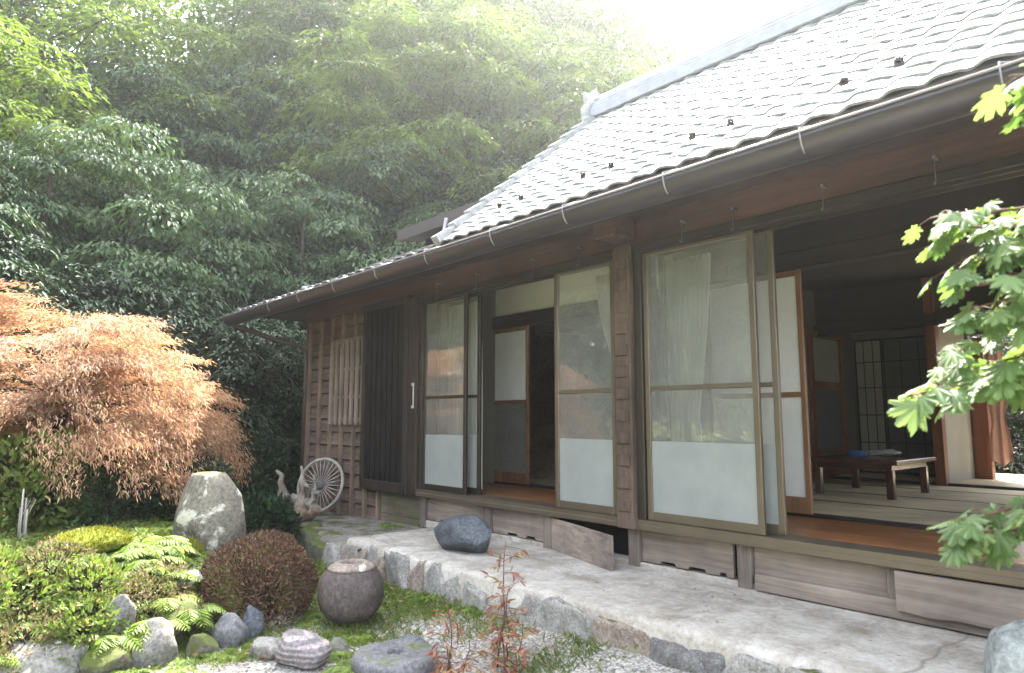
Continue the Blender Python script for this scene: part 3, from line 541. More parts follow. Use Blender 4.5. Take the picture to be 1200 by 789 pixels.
# left clapboard wall
mb = MB()
for i in range(15):
    z = .17 + i * .167; v = [(-8.9, 4.02, z + .018), (-6.95, 4.02, z + .018), (-6.95, 4.05, z + .172), (-8.9, 4.05, z + .172), (-8.9, 4.075, z + .018), (-6.95, 4.075, z + .018), (-6.95, 4.08, z + .172), (-8.9, 4.08, z + .172)]
    mb.add(v, [(0, 1, 2, 3), (7, 6, 5, 4), (0, 4, 5, 1), (3, 2, 6, 7), (0, 3, 7, 4), (1, 5, 6, 2)])
lw = H('board_wall', mb, 'board', label='weathered clapboard wall with upright battens')
for x in (-8.88, -8.55, -8.23, -7.92, -7.60, -7.29, -6.98):
    mb = MB()
    if -8.2 < x < -7.2:
        mb.box(x - .02, x + .02, 3.985, 4.035, .16, 1.30, .004); up = MB(); up.box(x - .02, x + .02, 3.985, 4.035, 2.36, 2.68, .004); H('batten', up, 'batten', lw)
    elif x > -7.2: mb.box(x - .02, x + .02, 3.985, 4.035, .16, 2.0, .004)
    else: mb.box(x - .02, x + .02, 3.985, 4.035, .16, 2.68, .004)
    H('batten', mb, 'batten', lw)
mb = MB(); mb.box(-9.0, -8.9, 4.0, 4.12, .1, 2.7, .006); H('corner_post', mb, 'post')
lat = MB(); lat.box(-8.2, -7.26, 3.99, 4.03, 2.30, 2.36, .004); lat.box(-8.2, -7.26, 3.99, 4.03, 1.32, 1.37, .004); lat.box(-8.2, -7.26, 3.985, 4.0, 1.60, 1.64); lat.box(-8.2, -7.26, 3.985, 4.0, 1.95, 1.985); lo = H('lattice_window', lat, 'bar', label='wooden bar lattice window in the board wall')
for x in np.linspace(-8.13, -7.33, 7): mb = MB(); mb.box(x - .024, x + .024, 3.945, 3.983, 1.28, 2.34, .004); H('bar', mb, 'bar', lo)
mb = MB(); mb.box(-8.1, -7.32, 4.004, 4.012, 1.37, 2.3); H('pane', mb, 'dark_in', lo)  # near-black sheet standing in for the shade behind the bars
mb = MB(); mb.box(-8.9, -8.8, 4.12, 9.4, .1, 2.9); H('side_wall', mb, 'board'); mb = MB(); mb.box(2.55, 2.65, 4.2, 10.4, .1, 2.9); H('side_wall', mb, 'plaster_d')
# storm shutter
mb = MB(); mb.box(-7.2, -6.36, 3.945, 3.965, .66, 2.62)
for x in np.arange(-7.08, -6.4, .115): mb.box(x - .008, x + .008, 3.93, 3.944, .66, 2.62)
sh = H('storm_shutter', mb, 'shutter', label='black ribbed storm shutter beside the lattice window')
mb = MB(); mb.box(-7.27, -7.2, 3.92, 3.975, .55, 2.70, .005); mb.box(-6.36, -6.28, 3.92, 3.975, .55, 2.70, .005); mb.box(-7.2, -6.36, 3.92, 3.975, .55, .66, .005); mb.box(-7.2, -6.36, 3.92, 3.975, 2.62, 2.70, .005); mb.box(-6.275, -6.1, 3.93, 3.985, .56, 2.66, .005); H('frame', mb, 'shutter_f', sh)
mb = MB(); mb.box(-6.19, -6.15, 3.915, 3.93, 1.46, 1.73, .004); H('handle', mb, 'alum', sh)
mb = MB(); mb.box(-6.183, -6.157, 3.91, 3.917, 1.49, 1.70, .002); H('handle_shade', mb, 'shutter', sh)  # black plate on the handle face, standing in for shade in the grip
# floor, sill and underfloor
mb = MB(); mb.box(-6.1, 2.5, 3.93, 4.17, .555, .598, .006)
for y in (3.935, 3.965, 3.995, 4.025, 4.06, 4.09, 4.12): mb.box(-6.1, 2.5, y, y + .012, .598, .628)
H('sill', mb, 'bronze')
mb = MB()
for k in range(3): mb.box(-6.1, 2.5, 4.175 + k * .272, 4.175 + k * .272 + .27, .585, .625, .002)
H('veranda_floor', mb, 'floor')
mb = MB(); mb.box(-6.1, 2.5, 4.992, 5.085, .58, .64, .003); mb.box(-6.1, 2.5, 5.025, 5.032, .64, .646); H('threshold', mb, 'inner')
y0 = 5.09; k = 0
tb = MB(); eb = MB()
while y0 < 8.25:
    y1 = min(y0 + .87, 8.27); tb.box(-6.1, 2.5, y0 + .03, y1 - .03, .58, .642); eb.box(-6.1, 2.5, y0, y0 + .028, .58, .6435); eb.box(-6.1, 2.5, y1 - .028, y1 - .001, .58, .6435); y0 = y1
tm = H('tatami', tb, 'tatami'); H('tatami_edge', eb, 'edge', tm)
mb = MB(); mb.box(-6.1, 2.5, 8.28, 8.36, .58, .668, .003); H('threshold', mb, 'inner')
mb = MB(); mb.box(-6.1, 2.5, 8.37, 10.4, .60, .66, .003); H('rear_floor', mb, 'tatami')
mb = MB(); mb.box(-6.12, 2.5, 4.3, 4.36, .1, .55); H('underfloor_shade', mb, 'dark_in')  # near-black sheet standing in for the dark under the floor
posts = (-6.05, -5.0, -4.2, -3.29, -2.40, -1.5, -.6, .3)
for x in posts: mb = MB(); w = .05; mb.box(x - w, x + w, 3.985, 4.09, .26, .553, .006); H('stub_post', mb, 'stub')
for i in range(len(posts) - 1):
    a, b = posts[i] + .055, posts[i + 1] - .055
    if abs(posts[i] + 4.2) < .01: continue
    mb = MB()
    if abs(posts[i] + 1.5) < .01:      # proud panel with a chewed lower edge
        xs = np.linspace(a - .04, b, 40); zb = .335 + .02 * fbm(np.stack([xs * 6, xs * 0, xs * 0], -1), 3) * 2; yf, yk, zt = 3.93, 3.96, .545
    else:
        xs = np.linspace(a, b - (.04 if abs(posts[i] + 3.29) < .01 else 0), 90); zb = .322 + .022 * (np.sin((xs - a) * 2 * math.pi / .235 + .6 * i) > -.1) * (np.abs((xs - a) / (b - a) - .5) < .38); yf, yk, zt = 4.02, 4.045, .55
    v = [(x, yf, z) for x, z in zip(xs, zb)] + [(x, yf, zt) for x in xs] + [(x, yk, z) for x, z in zip(xs, zb)] + [(x, yk, zt) for x in xs]; n = len(xs)
    mb.add(v, [(k, k + 1, n + k + 1, n + k) for k in range(n - 1)] + [(2 * n + k + 1, 2 * n + k, 3 * n + k, 3 * n + k + 1) for k in range(n - 1)] + [(k + 1, k, 2 * n + k, 2 * n + k + 1) for k in range(n - 1)] + [(n + k, n + k + 1, 3 * n + k + 1, 3 * n + k) for k in range(n - 1)] + [(0, n, 3 * n, 2 * n), (n - 1, 3 * n - 1, 4 * n - 1, 2 * n - 1)])
    H('underfloor_panel', mb, 'panel')
mb = MB(); a = Vector((-4.13, 4.0)); b = Vector((-3.27, 3.74)); t = (b - a).normalized(); nn = Vector((t.y, -t.x)) * .022
v = [(a.x, a.y, .285), (b.x, b.y, .285), (b.x, b.y, .525), (a.x, a.y, .535)]; v2 = [(p[0] + nn.x, p[1] + nn.y, p[2]) for p in v]
mb.add(v + v2, [(3, 2, 1, 0), (4, 5, 6, 7), (0, 1, 5, 4), (1, 2, 6, 5), (2, 3, 7, 6), (3, 0, 4, 7)]); H('underfloor_panel', mb, 'panel', label='underfloor panel swung open beside the notched post')
mb = MB(); mb.box(-6.1, -2.42, 4.0, 4.14, .24, .312, .006); H('ground_sill', mb, 'conc'); mb = MB(); mb.box(-2.32, .4, 3.965, 4.0, .288, .385, .004); H('ground_board', mb, 'panel')
mb = MB(); mb.box(-2.4, .4, 4.001, 4.12, .24, .315, .006); H('ground_sill', mb, 'stub')
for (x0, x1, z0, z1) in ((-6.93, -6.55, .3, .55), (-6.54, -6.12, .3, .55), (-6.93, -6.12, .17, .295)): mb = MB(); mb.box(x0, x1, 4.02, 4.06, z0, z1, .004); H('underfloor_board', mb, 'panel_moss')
# sliding glass doors: stile-and-rail frame, clear pane over frosted pane
mb = MB(); mb.box(-6.1, 2.5, 3.94, 4.15, 2.60, 2.655, .004); mb.box(-6.1, 2.5, 3.95, 3.957, 2.575, 2.598); mb.box(-6.1, 2.5, 4.05, 4.057, 2.575, 2.598); H('head_track', mb, 'bronze_d')
def glass_door(x0, x1, y, m='bronze', z0=.63, z1=2.6, frost=1.19, label=None):
    mb = MB(); w = .042; t = .03
    mb.box(x0, x0 + w, y, y + t, z0, z1, .003); mb.box(x1 - w, x1, y, y + t, z0, z1, .003); mb.box(x0 + w, x1 - w, y + .001, y + t - .001, z0, z0 + .06, .003); mb.box(x0 + w, x1 - w, y + .001, y + t - .001, z1 - .04, z1, .003)
    d = H('glass_door', mb, m, label=label)
    mb = MB(); mb.box(x0 + w, x1 - w, y + .005, y + t - .005, 1.555, 1.585, .002); H('cross_rail', mb, m, d)
    mb = MB(); mb.add([(x0 + w, y + .015, 1.585), (x1 - w, y + .015, 1.585), (x1 - w, y + .015, z1 - .04), (x0 + w, y + .015, z1 - .04)], [(0, 1, 2, 3)]); mb.add([(x0 + w, y + .015, frost), (x1 - w, y + .015, frost), (x1 - w, y + .015, 1.555), (x0 + w, y + .015, 1.555)], [(0, 1, 2, 3)]); H('pane', mb, 'glass', d)
    mb = MB(); mb.box(x0 + w, x1 - w, y + .012, y + .018, z0 + .06, frost); H('frosted_pane', mb, 'frost', d); return d
glass_door(-6.03, -5.29, 3.96, 'bronze_d'); glass_door(-5.93, -5.2, 4.06, 'bronze_d')
glass_door(-4.07, -3.41, 3.96); glass_door(-3.13, -2.235, 3.96); glass_door(-3.06, -2.15, 4.06)
mb = MB(); mb.box(-6.1, -6.035, 3.95, 4.14, .63, 2.6, .004); H('door_jamb', mb, 'bronze_d')
for a, b in ((-3.405, -3.375), (-3.205, -3.135)): mb = MB(); mb.box(a, b, 3.94, 4.14, .63, 2.6, .003); H('door_jamb', mb, 'bronze_d')
mb = MB(); mb.box(-3.37, -3.21, 3.90, 4.06, .555, 2.66, .006); po = H('main_post', mb, 'post', label='notched wooden post between the two door bays')
for i in range(12):
    z = .68 + i * .163; mb = MB(); mb.box(-3.345, -3.235, 3.885, 3.902, z, z + .085, .004); H('post_block', mb, 'post', po)
# inner partition: shoji, kamoi, transoms
def shoji(x0, x1, y, z0, z1, rail, label, dark_low=False, board=.12):
    mb = MB(); w = .04; t = .03; mb.box(x0, x0 + w, y, y + t, z0, z1, .003); mb.box(x1 - w, x1, y, y + t, z0, z1, .003); mb.box(x0 + w, x1 - w, y + .001, y + t - .001, z1 - .045, z1); mb.box(x0 + w, x1 - w, y + .001, y + t - .001, rail - .02, rail + .02); mb.box(x0 + w, x1 - w, y + .001, y + t - .001, z0, z0 + board)
    d = H('shoji_screen', mb, 'shoji_w', label=label)
    mb = MB(); mb.box(x0 + w, x1 - w, y + .014, y + .016, rail + .02, z1 - .045)
    if not dark_low: mb.box(x0 + w, x1 - w, y + .014, y + .016, z0 + board, rail - .02)
    H('paper', mb, 'paper', d); mb = MB(); nz = 7
    for k in range(1, nz): z = rail + .02 + (z1 - rail - .065) * k / nz; mb.box(x0 + w, x1 - w, y + .017, y + .024, z - .004, z + .004)
    for k in range(1, 4): x = x0 + w + (x1 - x0 - 2 * w) * k / 4; mb.box(x - .004, x + .004, y + .0245, y + .03, rail + .02, z1 - .045)
    H('lattice', mb, 'bar', d)
    if dark_low:
        mb = MB(); mb.add([(x0 + w, y + .015, z0 + board), (x1 - w, y + .015, z0 + board), (x1 - w, y + .015, rail - .02), (x0 + w, y + .015, rail - .02)], [(0, 1, 2, 3)]); H('pane', mb, 'glass', d)
    return d
shoji(-6.33, -5.53, 5.0, .645, 2.38, 1.54, 'half open shoji with a clear lower pane', True)
shoji(-3.27, -2.425, 5.0, .645, 2.50, 1.535, 'paper shoji pushed aside at the large opening')
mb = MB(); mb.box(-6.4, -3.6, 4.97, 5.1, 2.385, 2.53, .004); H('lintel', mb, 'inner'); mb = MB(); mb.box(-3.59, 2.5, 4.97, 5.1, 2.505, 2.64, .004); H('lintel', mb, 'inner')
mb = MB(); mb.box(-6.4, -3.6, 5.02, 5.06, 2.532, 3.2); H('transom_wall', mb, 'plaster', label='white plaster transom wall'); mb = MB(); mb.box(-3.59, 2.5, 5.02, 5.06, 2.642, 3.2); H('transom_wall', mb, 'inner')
mb = MB(); mb.box(-3.72, -3.6, 4.96, 5.11, .64, 2.384); mb.box(-6.46, -6.34, 4.96, 5.11, .64, 2.384); H('inner_post', mb, 'inner')
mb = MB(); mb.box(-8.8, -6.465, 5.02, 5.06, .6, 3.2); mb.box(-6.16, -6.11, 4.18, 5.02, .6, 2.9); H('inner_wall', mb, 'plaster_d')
# room: ceiling, partition, back wall
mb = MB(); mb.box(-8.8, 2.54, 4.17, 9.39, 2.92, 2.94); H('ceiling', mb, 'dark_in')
mb = MB(); mb.box(-3.9, -3.82, 5.1, 9.3, .64, 2.92); pa = H('room_partition', mb, 'plaster_d')
mb = MB(); mb.box(-3.819, -3.78, 7.25, 9.25, .645, .78); mb.box(-3.819, -3.78, 7.25, 9.25, 2.36, 2.42); mb.box(-3.819, -3.78, 7.25, 7.36, .78, 2.36); mb.box(-3.819, -3.78, 8.02, 8.1, .78, 2.36); mb.box(-3.819, -3.78, 8.85, 8.93, .78, 2.36); mb.box(-3.819, -3.78, 8.1, 8.85, .9, .98); mb.box(-3.819, -3.78, 8.1, 8.85, 1.72, 1.8); H('door_frame', mb, 'doorw', pa)
mb = MB(); mb.box(-3.815, -3.80, 8.12, 8.83, 1.0, 1.7); H('door_pane', mb, 'fusuma_d', pa)
mb = MB(); mb.box(-3.815, -3.80, 8.12, 8.83, 1.81, 2.34); H('door_panel', mb, 'fusuma', pa)
mb = MB(); mb.box(-8.8, -2.5, 9.32, 9.4, .6, 2.92); mb.box(-2.5, 2.5, 9.32, 9.4, 2.34, 2.915); H('back_wall', mb, 'plaster_d')
def fusuma(x0, x1, y, m, label=None, grid=False):
    mb = MB(); mb.box(x0 + .02, x1 - .02, y, y + .02, .68, 2.36); d = H('sliding_screen', mb, m, label=label)
    mb = MB(); mb.box(x0, x0 + .02, y - .006, y + .024, .662, 2.38); mb.box(x1 - .02, x1, y - .006, y + .024, .662, 2.38); mb.box(x0 + .02, x1 - .02, y - .006, y + .024, .662, .69); mb.box(x0 + .02, x1 - .02, y - .006, y + .024, 2.355, 2.38)
    if grid:
        for z in (1.05, 1.4, 1.75, 2.08): mb.box(x0 + .02, x1 - .02, y - .004, y + .001, z - .006, z + .006)
        for k in (1, 2): x = x0 + (x1 - x0) * k / 3; mb.box(x - .006, x + .006, y - .0055, y - .0042, .69, 2.355)
    H('frame', mb, 'inner', d)
fusuma(-3.77, -3.43, 9.26, 'fusuma', grid=True); fusuma(-3.43, -2.80, 9.28, 'fusuma_d', 'grey gridded sliding screen', True); fusuma(-2.82, -2.62, 9.25, 'fusuma', 'pale paper screen beside the garden doorway')
mb = MB(); mb.box(-2.6, -2.5, 8.24, 8.36, .64, 2.9, .004); H('inner_post', mb, 'doorw'); mb = MB(); mb.box(-2.56, -2.52, 8.36, 9.31, .66, 2.36); H('inner_screen', mb, 'fusuma')
mb = MB(); mb.box(-3.9, 2.5, 8.24, 8.36, 2.36, 2.5, .004); H('lintel', mb, 'inner'); mb = MB(); mb.box(-3.9, 2.5, 8.28, 8.33, 2.5, 2.92); H('transom_wall', mb, 'inner')
mb = MB(); mb.box(-2.5, -2.34, 9.30, 9.42, .66, 2.3, .004); H('door_post', mb, 'doorw', label='red brown door post at the back opening'); mb = MB(); mb.box(.6, 2.5, 9.32, 9.4, .6, 2.3); H('back_wall', mb, 'plaster_d')

# ---------------------------------------------------------------- curtains, table and things in the room
def curtain(label, top, bot, y, z0, z1, tie=None, folds=9, seed=0):
    mb = MB(); nx, nz = 90, 40; P = np.zeros((nz, nx, 3))
    for i in range(nz):
        t = i / (nz - 1); z = z1 + (z0 - z1) * t
        if tie:
            s = min(1, t / tie); s = s ** 1.6; u = max(0, (t - tie) / (1 - tie)); a = top[0] + (bot[0] - top[0]) * s; b = top[1] + (bot[1] - top[1]) * s; b += .10 * u; a -= .0 * u
        else: a = top[0] + (bot[0] - top[0]) * t; b = top[1] + (bot[1] - top[1]) * t
        for j in range(nx):
            q = j / (nx - 1); P[i, j] = (a + (b - a) * q, y + .022 * math.sin(q * folds * 2 * math.pi + .8 * math.sin(3 * t + seed)) * (1 + .3 * math.sin(5 * q + seed)), z)
    o = mb.grid(P).build('curtain', M['curtain']); tag(o, label, 'curtain', 'sheer curtains behind the glass doors')
curtain('sheer white curtain hanging straight behind the leftmost glass door', (-5.98, -5.42), (-5.98, -5.36), 4.33, .66, 2.56, None, 9, 1)
curtain('sheer curtain gathered beside the notched post, in the glass door left of it', (-3.86, -3.42), (-3.56, -3.40), 4.33, .9, 2.56, .6, 8, 2)
curtain('sheer curtain drawn aside in the glass door right of the notched post', (-3.12, -2.72), (-3.10, -2.86), 4.33, .66, 2.56, .62, 9, 3)
tab = empty('low_table', (-2.66, 7.05, .645), 'low dark red lacquer table standing on the tatami', 'table')
mb = MB(); mb.box(-3.13, -2.32, 6.5, 7.5, .945, .985, .006); H('table_top', mb, 'lacquer', tab); mb = MB(); mb.box(-3.06, -2.39, 6.57, 7.43, .895, .944); H('apron', mb, 'lacquer', tab)
for x in (-3.08, -2.44):
    for y in (6.55, 7.38): mb = MB(); mb.box(x, x + .06, y, y + .06, .644, .894, .004); H('leg', mb, 'lacquer', tab)
def bundle(name, x, y, z, size, m, seed, label, cat):
    o = rock(name, x, y, z, size, M[m], seed, label, cat=cat, planes=16, rough=.22, ang=.5, sub=4)
bundle('folded_cloth', -2.98, 7.25, 1.0, (.12, .10, .03), 'blue', 5, 'bright blue folded cloth lying on the low table', 'cloth')
bundle('folded_cloth', -2.72, 7.3, 1.01, (.14, .10, .04), 'greycloth', 9, 'crumpled grey cloth lying on the low table', 'cloth')
mb = MB(); P = np.zeros((30, 26, 3))
for i in range(30):
    t = i / 29; w = .09 * (1 - .35 * math.exp(-((t - .62) / .1) ** 2) + .25 * t)
    for j in range(26): q = j / 25; P[i, j] = (-2.20 + w * (2 * q - 1), 9.22 + .02 * math.sin(q * 15 + 2 * t), 2.1 - 1.25 * t + .03 * math.sin(q * 9))
mb.grid(P); o = mb.build('hanging_towel', M['pink']); tag(o, 'pale pink cloth hanging in the back doorway', 'towel')

house.location.y += .09

# ---------------------------------------------------------------- stones and ornaments
def gz(x, y): return float(height(x, y))
o = rock('stepping_boulder', -4.53, 3.50, .40, (.36, .19, .165), M['rock_blue'], 21, 'dark blue grey boulder lying on the concrete terrace', cat='boulder', planes=16, rough=.07, ang=.62, rz=.05)
o = rock('smooth_stone', -.70, 3.5, .31, (.27, .24, .24), M['rock_smooth'], 22, 'smooth grey green stone at the right end of the terrace', cat='stone', planes=7, rough=.03, ang=.8)
mb = MB(); mb.box(-.78, -.62, 3.42, 3.455, .541, .547, .001); o = mb.build('paper_strip', M['white']); o.rotation_euler = (0, 0, 0); tag(o, 'white strip lying on top of the smooth grey green stone', 'paper')
def tallwarp(V):
    k = np.clip((V[:, 2:3] + .4) / .8, 0, 1); V[:, :2] *= (1.12 - .34 * k); V[:, 2] = np.minimum(V[:, 2], .36 + .06 * fbm(V * 4, 2)); return V
rock('standing_rock', -5.92, 1.92, .55, (.28, .23, .46), M['rock_tall'], 31, 'tall standing rock with pale lichen patches, left of the red brown dome shrub', cat='rock', rz=.75, planes=12, rough=.06, ang=.75, warp=tallwarp)
rock('mossy_rock', -5.72, .98, .30, (.48, .40, .25), M['rock_m'], 32, 'low grey rock carrying the bright moss cushion', rz=.8, ang=.7, rough=.11)
rock('pale_rock', -8.2, .72, .47, (.42, .35, .18), M['rock_p'], 33, 'pale rounded rock half sunk beneath the orange maple at the left edge', rz=.6)
rows = [(-4.72, .55, .03, (.34, .24, .13), 'rock_p', 34, 'pale flat rock at the lower left corner'),
        (-4.50, .93, .0, (.16, .13, .15), 'rock_m', 35, 'mossy green rock in the low wall, left of the grey block'),
        (-4.52, 1.17, .02, (.16, .13, .16), 'rock', 36, 'square grey rock in the low wall below the azaleas'),
        (-4.72, 1.34, .10, (.15, .15, .18), 'rock_m', 37, 'upright grey rock set back in the low wall'),
        (-4.40, 1.43, .0, (.10, .09, .10), 'rock_m', 38, 'small mossy round rock at the foot of the low wall'),
        (-4.55, 1.62, .0, (.13, .12, .14), 'rock_d', 39, 'dark rock under the red brown dome shrub'),
        (-4.58, 1.80, .02, (.08, .08, .15), 'rock_blue', 60, 'slim blue grey upright stone beside the banded rock'),
        (-4.66, 1.03, .20, (.08, .07, .12), 'rock', 61, 'pointed stone poking out of the azaleas'),
        (-5.35, 1.55, .25, (.13, .11, .10), 'rock', 62, 'small grey stone behind the red brown dome shrub'),
        (-4.95, 1.50, .30, (.10, .08, .06), 'rock_p', 63, 'pale stone between the azaleas and the dome shrub')]
for x, y, z, s, mm, sd, lab in rows: rock('garden_rock', x, y, z, s, M[mm], sd, lab, rz=.75 + .2 * (sd % 3), rough=.13, group='rocks of the low garden wall', ang=.6)
rock('banded_stone', -3.88, 1.80, .03, (.17, .125, .115), M['rock_band'], 50, 'brown grey banded stone right of the low wall, in front of the round jar', cat='stone', rz=.6, ang=.7, rough=.05)
rock('flat_stone', -3.55, 1.38, -.03, (.28, .15, .075), M['rock_p'], 51, 'pale flat stone in the front, at the bottom edge of the garden', cat='stone', rz=.9)
rock('flat_stone', -4.15, 1.72, .0, (.13, .10, .07), M['rock_p'], 52, 'flat grey stone just left of the banded stone', cat='stone', rz=.7)
rock('flat_stone', -3.95, 2.06, -.02, (.09, .07, .05), M['rock'], 53, 'small flat stone between the round jar and the millstone', cat='stone')
# jar
jar = empty('round_jar', (-4.42, 2.40, -.03), 'round weathered stone jar with a chipped pale rim, beside the dome shrub', 'jar')
jx = np.random.default_rng(4).normal(0, .008, 40); prof = [(.07, 0), (.15, .025), (.205, .09), (.228, .17), (.224, .245), (.197, .315), (.152, .366), (.112, .388), (.092, .392), (.08, .383), (.082, .33), (.04, .27)]
MB().lathe(prof, 40, (-4.42, 2.40, -.03), jx).build('body', M['jar'], jar)
MB().lathe([(.170, .351), (.156, .3655), (.116, .391), (.092, .396), (.077, .384), (.079, .35)], 40, (-4.42, 2.40, -.03), jx * 2).build('rim', M['jar_rim'], jar)
# millstone: flat round stone with a centre hole, broken edge
mill = empty('millstone', (-3.45, 2.16, -.03), 'flat round grey millstone with a centre hole lying on the gravel', 'millstone')
mb = MB(); n = 48; g = np.random.default_rng(11); ed = .02 * np.array([float(fbm(np.array([math.cos(a) * 2, math.sin(a) * 2, 1.]), 3)) for a in np.linspace(0, 2 * math.pi, n, endpoint=False)]) * 5
prof = [(.23, -.02), (.24, .05), (.225, .078), (.19, .088), (.12, .082), (.055, .085), (.043, .08), (.04, .02), (.005, .015)]
for q, (r_, z_) in enumerate(prof):
    for j in range(n):
        a = 2 * math.pi * j / n; rr = r_ * (1 + (ed[j] if r_ > .1 else 0)); mb.v.append((-3.45 + rr * math.cos(a), 2.16 + rr * math.sin(a), -.03 + z_ + .006 * math.sin(5 * a + q)))
for q in range(len(prof) - 1):
    for j in range(n): mb.f.append((q * n + j, q * n + (j + 1) % n, (q + 1) * n + (j + 1) % n, (q + 1) * n + j)); mb.smooth.append(True)
mb.f.append(tuple((len(prof) - 1) * n + j for j in range(n))); mb.smooth.append(False); mb.build('disc', M['rock_d'], mill)
rock('broken_piece', -3.62, 2.38, .01, (.13, .10, .05), M['rock_d'], 55, None, mill, cat=None)
# wheel leaning on the wall and the driftwood in front
wh = empty('spoked_wheel', (-7.93, 3.9, .25), 'grey spoked wheel leaning against the board wall', 'wheel')
def wp(r, a): return (-7.93 + .85 * r * math.cos(a), 3.80 + .10 * (.5 + r * math.sin(a) / .56) + .5 * r * math.cos(a), .55 + r * math.sin(a))
mb = MB(); k = 56
for ra in (.31,):
    b0 = len(mb.v); ring = [wp(ra, 2 * math.pi * j / k) for j in range(k)]; nn = 8
    for j in range(k):
        c = Vector(ring[j]); a = 2 * math.pi * j / k; rad = Vector((.85 * math.cos(a), .5 * math.cos(a) + .17 * math.sin(a), math.sin(a))).normalized(); ax = Vector((-.5, .85, -.17)).normalized()
        for i in range(nn): w = 2 * math.pi * i / nn; mb.v.append(tuple(c + rad * (.019 * math.cos(w)) + ax * (.022 * math.sin(w))))
    for j in range(k):
        for i in range(nn): mb.f.append((b0 + j * nn + i, b0 + j * nn + (i + 1) % nn, b0 + ((j + 1) % k) * nn + (i + 1) % nn, b0 + ((j + 1) % k) * nn + i)); mb.smooth.append(True)
mb.build('rim', M['wheel'], wh)
for j in range(28): a = 2 * math.pi * j / 28; mb = MB(); mb.tube([wp(.05, a), wp(.30, a)], .0055, 6); mb.build('spoke', M['wheel'], wh)
mb = MB(); c = Vector(wp(0, 0)); ax = Vector((-.5, .85, -.17)).normalized(); mb.tube([c - ax * .06, c - ax * .03, c + ax * .03], [.03, .058, .058], 14); mb.build('hub', M['rock_d'], wh)
def wob(p, q, n=8, amp=.05, seed=0):
    g = np.random.default_rng(seed); p = np.array(p, float); q = np.array(q, float); t = np.linspace(0, 1, n)[:, None]; o = p + (q - p) * t
    w = np.cumsum(g.normal(0, amp, (n, 3)), 0); w -= w[0] + (w[-1] - w[0]) * t; return [tuple(x) for x in o + w]
drift = empty('driftwood', (-7.85, 3.55, .2), 'pale gnarled driftwood roots in front of the spoked wheel', 'driftwood')
mb = MB()
for p, q, r0, r1, sd in [((-8.15, 3.5, .2), (-8.32, 3.45, .72), .10, .018, 1), ((-8.1, 3.5, .18), (-7.95, 3.45, .46), .11, .04, 2), ((-8.0, 3.5, .2), (-7.4, 3.55, .35), .10, .07, 3), ((-7.62, 3.5, .2), (-7.72, 3.5, .80), .10, .015, 4), ((-7.6, 3.5, .32), (-7.32, 3.55, .52), .06, .015, 5),
                         ((-7.85, 3.45, .2), (-7.85, 3.45, .46), .12, .03, 6), ((-7.7, 3.5, .3), (-7.42, 3.45, .60), .05, .02, 7), ((-8.2, 3.42, .22), (-7.95, 3.4, .2), .12, .10, 8), ((-7.5, 3.5, .25), (-7.38, 3.5, .72), .045, .012, 9)]:
    pts = wob(p, q, 9, .022, sd); mb.tube(pts, list(np.linspace(r0, r1, 9) * (1 + .2 * np.sin(np.arange(9) * 2 + sd))), 9)
mb.build('roots', M['drift'], drift)

# ---------------------------------------------------------------- plants
def copy_thing(root, loc, rz, sc, label=None, group=None):
    r = root.copy(); COL.objects.link(r); r.location = loc; r.rotation_euler = (0, 0, rz); r.scale = (sc, sc, sc) if isinstance(sc, (int, float)) else sc
    if label: r['label'] = label
    if group: r['group'] = group
    for ch in [o for o in root.children]:
        c = ch.copy(); COL.objects.link(c); c.parent = r
    return r
def pad(g, c, rad, n, L, flat=.22, droop=.55, out=None):
    """a drooping, roughly disc-shaped spray of leaves round c"""
    a = g.uniform(0, 2 * math.pi, n); r = rad * np.sqrt(g.uniform(0, 1, n)) * (1 + .22 * np.sin(3 * a + g.uniform(0, 6)) + .12 * np.sin(5 * a + g.uniform(0, 6)))
    P = np.stack([c[0] + r * np.cos(a), c[1] + r * np.sin(a), c[2] - flat * r * r / rad + g.normal(0, .055 * rad, n)], 1)
    P[:, 2] += .10 * rad * np.sin(4 * a + c[0]) * r / rad
    D = np.stack([np.cos(a), np.sin(a), -droop * (.35 + r / rad)], 1) + g.normal(0, .38, (n, 3)) * np.array([1, 1, .6])
    N_ = np.stack([.35 * np.cos(a), .35 * np.sin(a), np.ones(n)], 1) + g.normal(0, .3, (n, 3))
    l = L * g.uniform(.6, 1.25, n); return leaves(P, D, N_, l, l * g.uniform(.36, .5, n), .22, .18)
